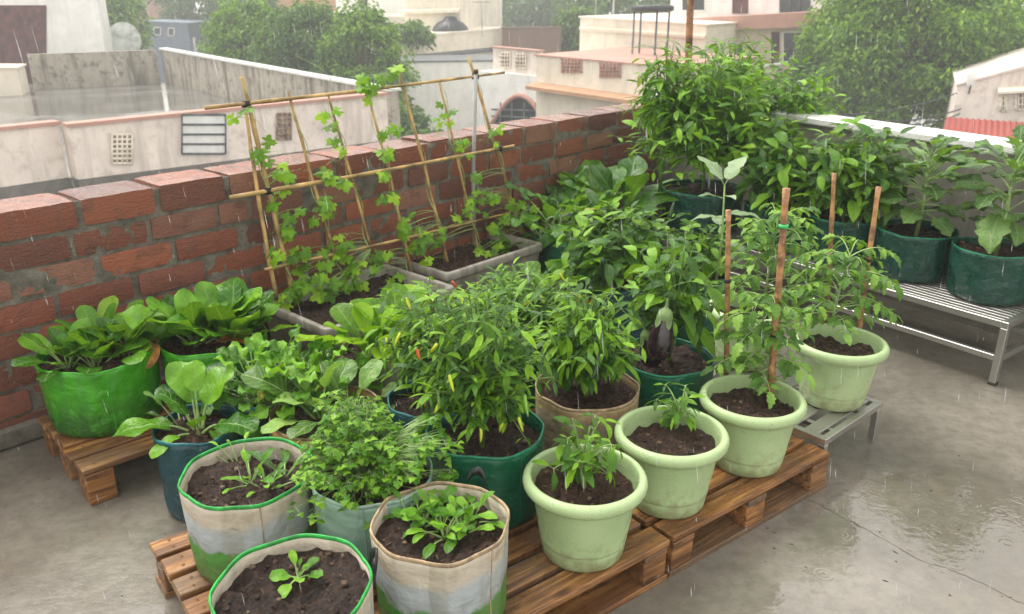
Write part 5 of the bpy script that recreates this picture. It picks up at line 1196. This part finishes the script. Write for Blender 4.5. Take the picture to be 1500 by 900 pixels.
# cream block with coping and tank stand
house('cream_block', 'cream block house with a plain cornice behind the tall chilli', 'house', Q(850, 26, 36), Q(1035, 38, 33), 9, 'cream', cope='cream', capt=.06, ledges=((851, 37, 1035, 49, .15, .1, 'beige'),))
q = Q(950, 118, 31); t = thing('tank_stand', 'tall black iron stand with a flat round tray in front of the cream block', 'stand', (q.x, q.y, ZG)); g = G(); zt = Q(950, 17, 31).z - ZG
for dx, dy in ((-.65, 0), (-.33, .5), (.12, -.3), (.66, .3)):
    g = G(); tube(g, [(dx, dy, 0), (dx, dy, zt)], .04, 6); obj('leg', g, M['greyiron'], t)
g = G(); lathe(g, [(0, 0), (.68, 0), (.76, .05), (.76, .17), (.7, .21), (0, .21)], 24, (0, 0, zt)); obj('tray', g, M['tank'], t)
# house with arched gate and balcony
an, bn_ = Q(722, 70, 33), Q(788, 76, 31)
th, n = house('balcony_wall', 'rose tinted balcony with round lattice panels left of the cream house', 'balcony', an, bn_, .25, 'pinkish', Q(722, 108, 33).z, cope='pink', capt=.05, wins=((733, 76, 749, 100, 'lattice', 'lattice_panel', ('cream', 4, 4, .02)), (755, 78, 772, 101, 'lattice', 'lattice_panel', ('cream', 4, 4, .02))))
an, bn_ = Q(702, 104, 32.8), Q(789, 112, 30.8)
base = (an + bn_) / 2; t = thing('gate_house', 'pale house front with a dark arched iron gate behind the trellis end', 'house', (base.x, base.y, ZG)); o0 = Vector((base.x, base.y, ZG)); n = hnorm(an, bn_)
g = G(); slab(g, an - o0, bn_ - o0, 0, 5); obj('wall', g, M['white'], t, False)
def archpts(u0, u1, vb, vt, m=14):
    out = [(u0, vb)]
    for i in range(m + 1):
        f = i / m; out.append((u0 + (u1 - u0) * f, vb + (vt - vb) * (.42 + .58 * sin(pi * f))))
    return out + [(u1, vb)]
ap = [on_plane(u, v, an, n) - o0 for u, v in archpts(720, 803, 215, 140)]
g = G(); k = [g.add(p - n * .04) for p in ap]; kb = [g.add(p + n * .01) for p in ap]; g.f.append(tuple(k))
for i in range(len(k)): g.f.append((k[i], kb[i], kb[(i + 1) % len(k)], k[(i + 1) % len(k)]))
gate = obj('arched_gate', g, M['darkglass'], t, False)
g = G()
for v in (160, 170, 180, 190, 200): tube(g, [on_plane(722, v, an, n) - o0 - n * .07, on_plane(800, v + 3, an, n) - o0 - n * .07], .035, 5)
for u in (735, 752, 770, 787): tube(g, [on_plane(u, 210, an, n) - o0 - n * .08, on_plane(u, 150, an, n) - o0 - n * .08], .03, 5)
obj('bars', g, M['greyiron'], gate)
g = G(); 
tube(g, [p - n * .03 for p in ap[1:-1]], .10, 6); obj('arch_band', g, M['pink'], t)
house('parapet_house', 'cream house with two lattice vents and a terracotta ledge above the brick wall', 'house', Q(786, 82, 30), Q(985, 100, 26.5), 6, 'cream', cope='pink', capt=.05, wins=((823, 86, 853, 107, 'lattice', 'lattice_vent', ('pink', 4, 6, .018)), (879, 92, 910, 114, 'lattice', 'lattice_vent', ('pink', 4, 6, .018))), ledges=((784, 120, 985, 147, .55, .12, 'orange'),))
# right-hand house with pink slab and balcony
house('upper_storey', 'white upper storey with a dark red door at the top edge above the pink slab', 'house', Q(985, -40, 41), Q(1192, -35, 38), 8, 'white', Q(1190, 40, 38).z - 1, wins=((998, -20, 1034, 17, 'darkglass', 'window'), (1073, -20, 1096, 20, 'door', 'door'), (1142, -20, 1188, 22, 'darkglass', 'window', ('greyiron', 1, 3, .04))))
house('pink_balcony_house', 'beige house with a faded pink roof slab and dark doorway behind the corner chilli', 'house', Q(1028, 46, 37), Q(1192, 38, 35), 8, 'beige', cope='pink', capt=.55, capo=.5, wins=((1130, 47, 1142, 118, 'door', 'door'), (1146, 46, 1176, 92, 'darkglass', 'window'), (1038, 64, 1090, 100, 'darkglass', 'window')))
house('balcony_rail_wall', 'low beige balcony wall with a pale rail below the dark doorway', 'wall', Q(1118, 99, 34), Q(1206, 86, 33), .2, 'beige', Q(1118, 135, 34).z - .6, cope='white', capt=.08)
house('corner_house', 'pale pink house corner above the red roof at the right edge', 'house', Q(1404, 126, 23), Q(1560, 84, 22), 6, 'pinkish', cope='pinkish', capt=.07, wins=((1463, 138, 1476, 164, 'lattice', 'lattice_vent', ('cream', 3, 3, .02)), (1486, 134, 1515, 162, 'lattice', 'lattice_vent', ('cream', 3, 5, .02))), ledges=((1462, 128, 1560, 122, .25, .06, 'cream'),))
q0, q1 = Q(1385, 177, 21.5), Q(1570, 190, 20.2); g = G(); base = (q0 + q1) / 2
t = thing('red_canopy', 'dark red corrugated canopy below the pale pink house at the right edge', 'roof', base); n = hnorm(q0, q1); m = 40
for i in range(m + 1):
    p = q0.lerp(q1, i / m) - base + UP * (.04 * (i % 2)); g.add(p + n * .6); g.add(p - n * 1.6 - UP * .45)
for i in range(m): g.f.append((2 * i, 2 * i + 1, 2 * i + 3, 2 * i + 2))
k0 = len(g.v)
for v in list(g.v): g.add(Vector(v) - UP * .03)
for i in range(m): g.f.append((k0 + 2 * i, k0 + 2 * i + 2, k0 + 2 * i + 3, k0 + 2 * i + 1))
obj('roof_sheet', g, M['redroof'], t, False)
for f in (.1, .9):
    g = G(); p = q0.lerp(q1, f) - base - n * 1.3 - UP * .45; tube(g, [(p.x, p.y, ZG - base.z), p], .06, 6); obj('post', g, M['greyiron'], t)
q = Q(1425, 116, 22.8); t = thing('satellite_dish', 'small white satellite dish on the pale pink house corner', 'satellite dish', q - UP * .25); g = G(); rings = []
for i in range(5):
    rr = .19 * i / 4; rings.append([g.add((rr * cos(2 * pi * k / 20) * .8, .05 * (i / 4) ** 2, rr * sin(2 * pi * k / 20) * 1.15)) for k in range(20)])
for a, b in zip(rings, rings[1:]):
    for k in range(20): g.f.append((a[k], a[(k + 1) % 20], b[(k + 1) % 20], b[k]))
o = obj('reflector', g, M['white'], t); o.location = (0, 0, .25)
g = G(); tube(g, [(0, .06, -.15), (0, .03, .25)], .02, 6); obj('post', g, M['greyiron'], t)
def antenna(label, u, v, Y, h):
    q = Q(u, v, Y); t = thing('rooftop_antenna', label, 'antenna', (q.x, q.y, q.z - .3)); g = G(); tube(g, [(0, 0, 0), (0, 0, h)], .028, 6); obj('mast', g, M['pole'], t)
    g = G(); tube(g, [(-.5, .1, h - .12), (.5, -.1, h - .12)], .014, 5)
    for k in range(6): tube(g, [(-.42 + .16 * k, -.25, h - .12), (-.42 + .16 * k, .25, h - .12)], .009, 4)
    obj('aerial', g, M['greyiron'], t)
antenna('thin television antenna on the cream block roof left of the tank stand', 872, 26, 37, 1.9)
antenna('thin television antenna on the long cream roof right of the water tank', 706, 46, 50, 2.0)
# poles and wires
def upole(label, u, v, Y, r=.11):
    q = Q(u, v, Y); t = thing('utility_pole', label, 'utility pole', (q.x, q.y, ZG)); g = G(); H = q.z - ZG
    tube(g, [(0, 0, 0), (0, 0, H)], [r * 1.2, r * .8], 8); obj('shaft', g, M['pole'], t)
    g = G(); box(g, (0, 0, H - .3), 1.3, .09, .09); obj('cross_arm', g, M['greyiron'], t); return q
w1 = upole('concrete utility pole left of the bright round topped tree', 311, 58, 45); w2 = upole('concrete utility pole at the left among the far blue houses', 284, 55, 62)
upole('thin utility pole above the cream block house', 900, -20, 46, .06)
w3 = Q(1404, 138, 23)
def wires(label, sets):
    o = sets[0][0]; t = thing('power_cable', label, 'cable', o); g = G()
    for a, b, sag in sets:
        c = (a + b) / 2 - UP * sag * 2; tube(g, [p - o for p in bez(a, c, b, 12)], .018, 4)
    obj('wire', g, M['wire'], t)
wires('black power cables sagging in front of the huge neem tree', [(Q(1195, 166, 24), Q(1412, 133, 23), .25), (Q(1290, 178, 23), Q(1408, 160, 22.8), .1), (Q(1330, 183, 23), Q(1406, 167, 22.6), .08)])
wires('pale power cables between the poles behind the stained parapet', [(w2, w1, .3), (w2 - UP * .6, w1 - UP * .6, .35), (w1, Q(560, 82, 40), .6), (w1 - UP * .5, Q(560, 95, 40), .6)])
# ------------------------------------------------------------------ grit washed about the floor
g = G(); rr = rnd_(88)
for i in range(420):
    x, y = rr.uniform(-2.2, 2.6), rr.uniform(1.0, 3.6)
    s_ = .0012 + .0045 * rr.random() ** 3; a = rr.uniform(0, 3.14); l = rr.choice((1, 1.4, 3.2))
    k = [g.add((x + cos(a + q * 1.571) * s_ * (l if q % 2 == 0 else .8), y + sin(a + q * 1.571) * s_ * (l if q % 2 == 0 else .8), .0006)) for q in range(4)]
    t_ = g.add((x, y, .0006 + s_ * .6))
    for q in range(4): g.f.append((k[q], k[(q + 1) % 4], t_))
o = obj('floor_grit', g, simple('grit', (.06, .045, .03), .7, .5, 3)); o['kind'] = 'stuff'
# ------------------------------------------------------------------ rain
g = G(); rr = rnd_(77)
for i in range(2000):
    Y = 1.0 + 13 * rr.random() ** 1.1; uu = rr.uniform(-80, 1580); vv = rr.uniform(-60, 880)
    c = Q(uu, vv, Y)
    if c.z < .02 and Y < 6: continue
    L = (.012 + .045 * rr.random() ** 2) * (1 + Y * .09); r = .0005 * (1 + Y * .15) * rr.uniform(.6, 1.2); d = Vector((.10 + rr.uniform(-.03, .03), 0, -1)).normalized()
    s, t_ = frame_of(d); k = [g.add(c - d * L / 2), g.add(c + d * L / 2)] + [g.add(c + d * L * .12 + (s * cos(a) + t_ * sin(a)) * r) for a in (0, 2.1, 4.2)]
    for j in range(3):
        a, b = k[2 + j], k[2 + (j + 1) % 3]; g.f.append((k[0], a, b)); g.f.append((k[1], b, a))
m, nt, p, out = mat('rain_water'); p.inputs['Base Color'].default_value = (.9, .92, .95, 1); p.inputs['Roughness'].default_value = .2
tr = nt.nodes.new('ShaderNodeBsdfTransparent'); ms = nt.nodes.new('ShaderNodeMixShader'); rg = nt.nodes.new('ShaderNodeNewGeometry'); nt.links.new(math_(nt, 'MULTIPLY_ADD', rg.outputs['Random Per Island'], .5, .1), ms.inputs[0])
nt.links.new(tr.outputs[0], ms.inputs[1]); nt.links.new(p.outputs[0], ms.inputs[2]); nt.links.new(ms.outputs[0], out.inputs[0])
o = obj('rain', g, m); o['kind'] = 'stuff'
# ------------------------------------------------------------------ haze, light, camera
m = bpy.data.materials.new('rain_haze'); m.use_nodes = True; nt = m.node_tree; nt.nodes.clear()
out = nt.nodes.new('ShaderNodeOutputMaterial'); pv = nt.nodes.new('ShaderNodeVolumePrincipled')
pv.inputs['Color'].default_value = (.93, .96, .97, 1); pv.inputs['Density'].default_value = HAZE; pv.inputs['Anisotropy'].default_value = .0
nt.links.new(pv.outputs[0], out.inputs['Volume'])
g = G(); box(g, (0, 93, 2.5), 310, 200, 21); o = obj('haze', g, m, None, False); o['kind'] = 'stuff'
w = bpy.data.worlds.new('World'); bpy.context.scene.world = w; w.use_nodes = True; nt = w.node_tree
bg = nt.nodes['Background']; sky = nt.nodes.new('ShaderNodeTexSky'); sky.sky_type = 'NISHITA'; sky.sun_disc = False
SE, SR = radians(58), radians(-50)
sky.sun_elevation = SE; sky.sun_rotation = SR; sky.air_density = 1.0; sky.dust_density = 3.0; sky.ozone_density = 1.0
hs = nt.nodes.new('ShaderNodeHueSaturation'); hs.inputs['Saturation'].default_value = .22   # overcast: a pale, nearly colourless sky
ov = nt.nodes.new('ShaderNodeMix'); ov.data_type = 'RGBA'; ov.inputs[0].default_value = OVER; ov.inputs[7].default_value = (OVL, OVL, OVL, 1)   # the cloud deck evens the sky out
wm = nt.nodes.new('ShaderNodeMix'); wm.data_type = 'RGBA'; wm.blend_type = 'MULTIPLY'; wm.inputs[0].default_value = 1; wm.inputs[7].default_value = (1.04, 1.0, .94, 1)
nt.links.new(sky.outputs[0], hs.inputs['Color']); nt.links.new(hs.outputs[0], ov.inputs[6]); nt.links.new(ov.outputs[2], wm.inputs[6]); nt.links.new(wm.outputs[2], bg.inputs[0]); bg.inputs[1].default_value = SKY
sl = bpy.data.lights.new('sun', 'SUN'); sl.energy = SUN; sl.angle = radians(35); sl.color = (1, .97, .92)
so = bpy.data.objects.new('sun', sl); C.objects.link(so)
sd = Vector((sin(SR) * cos(SE), cos(SR) * cos(SE), sin(SE))); so.rotation_euler = (-sd).to_track_quat('-Z', 'Y').to_euler()
cd = bpy.data.cameras.new('camera'); co = bpy.data.objects.new('camera', cd); C.objects.link(co)
co.location = (0, 0, HC); co.rotation_euler = (pi / 2 - PIT, 0, 0); cd.sensor_width = 36; cd.lens = F / 1500 * 36; cd.clip_end = 800; cd.clip_start = .05
cd.dof.use_dof = True; cd.dof.focus_distance = 2.0; cd.dof.aperture_fstop = 7.0
s = bpy.context.scene; s.camera = co
s.view_settings.view_transform = 'Standard'; s.view_settings.look = 'None'; s.view_settings.gamma = 1; s.view_settings.exposure = EXPO
s.cycles.max_bounces = 8; s.cycles.transparent_max_bounces = 12; s.cycles.volume_bounces = 1; s.cycles.use_denoising = True
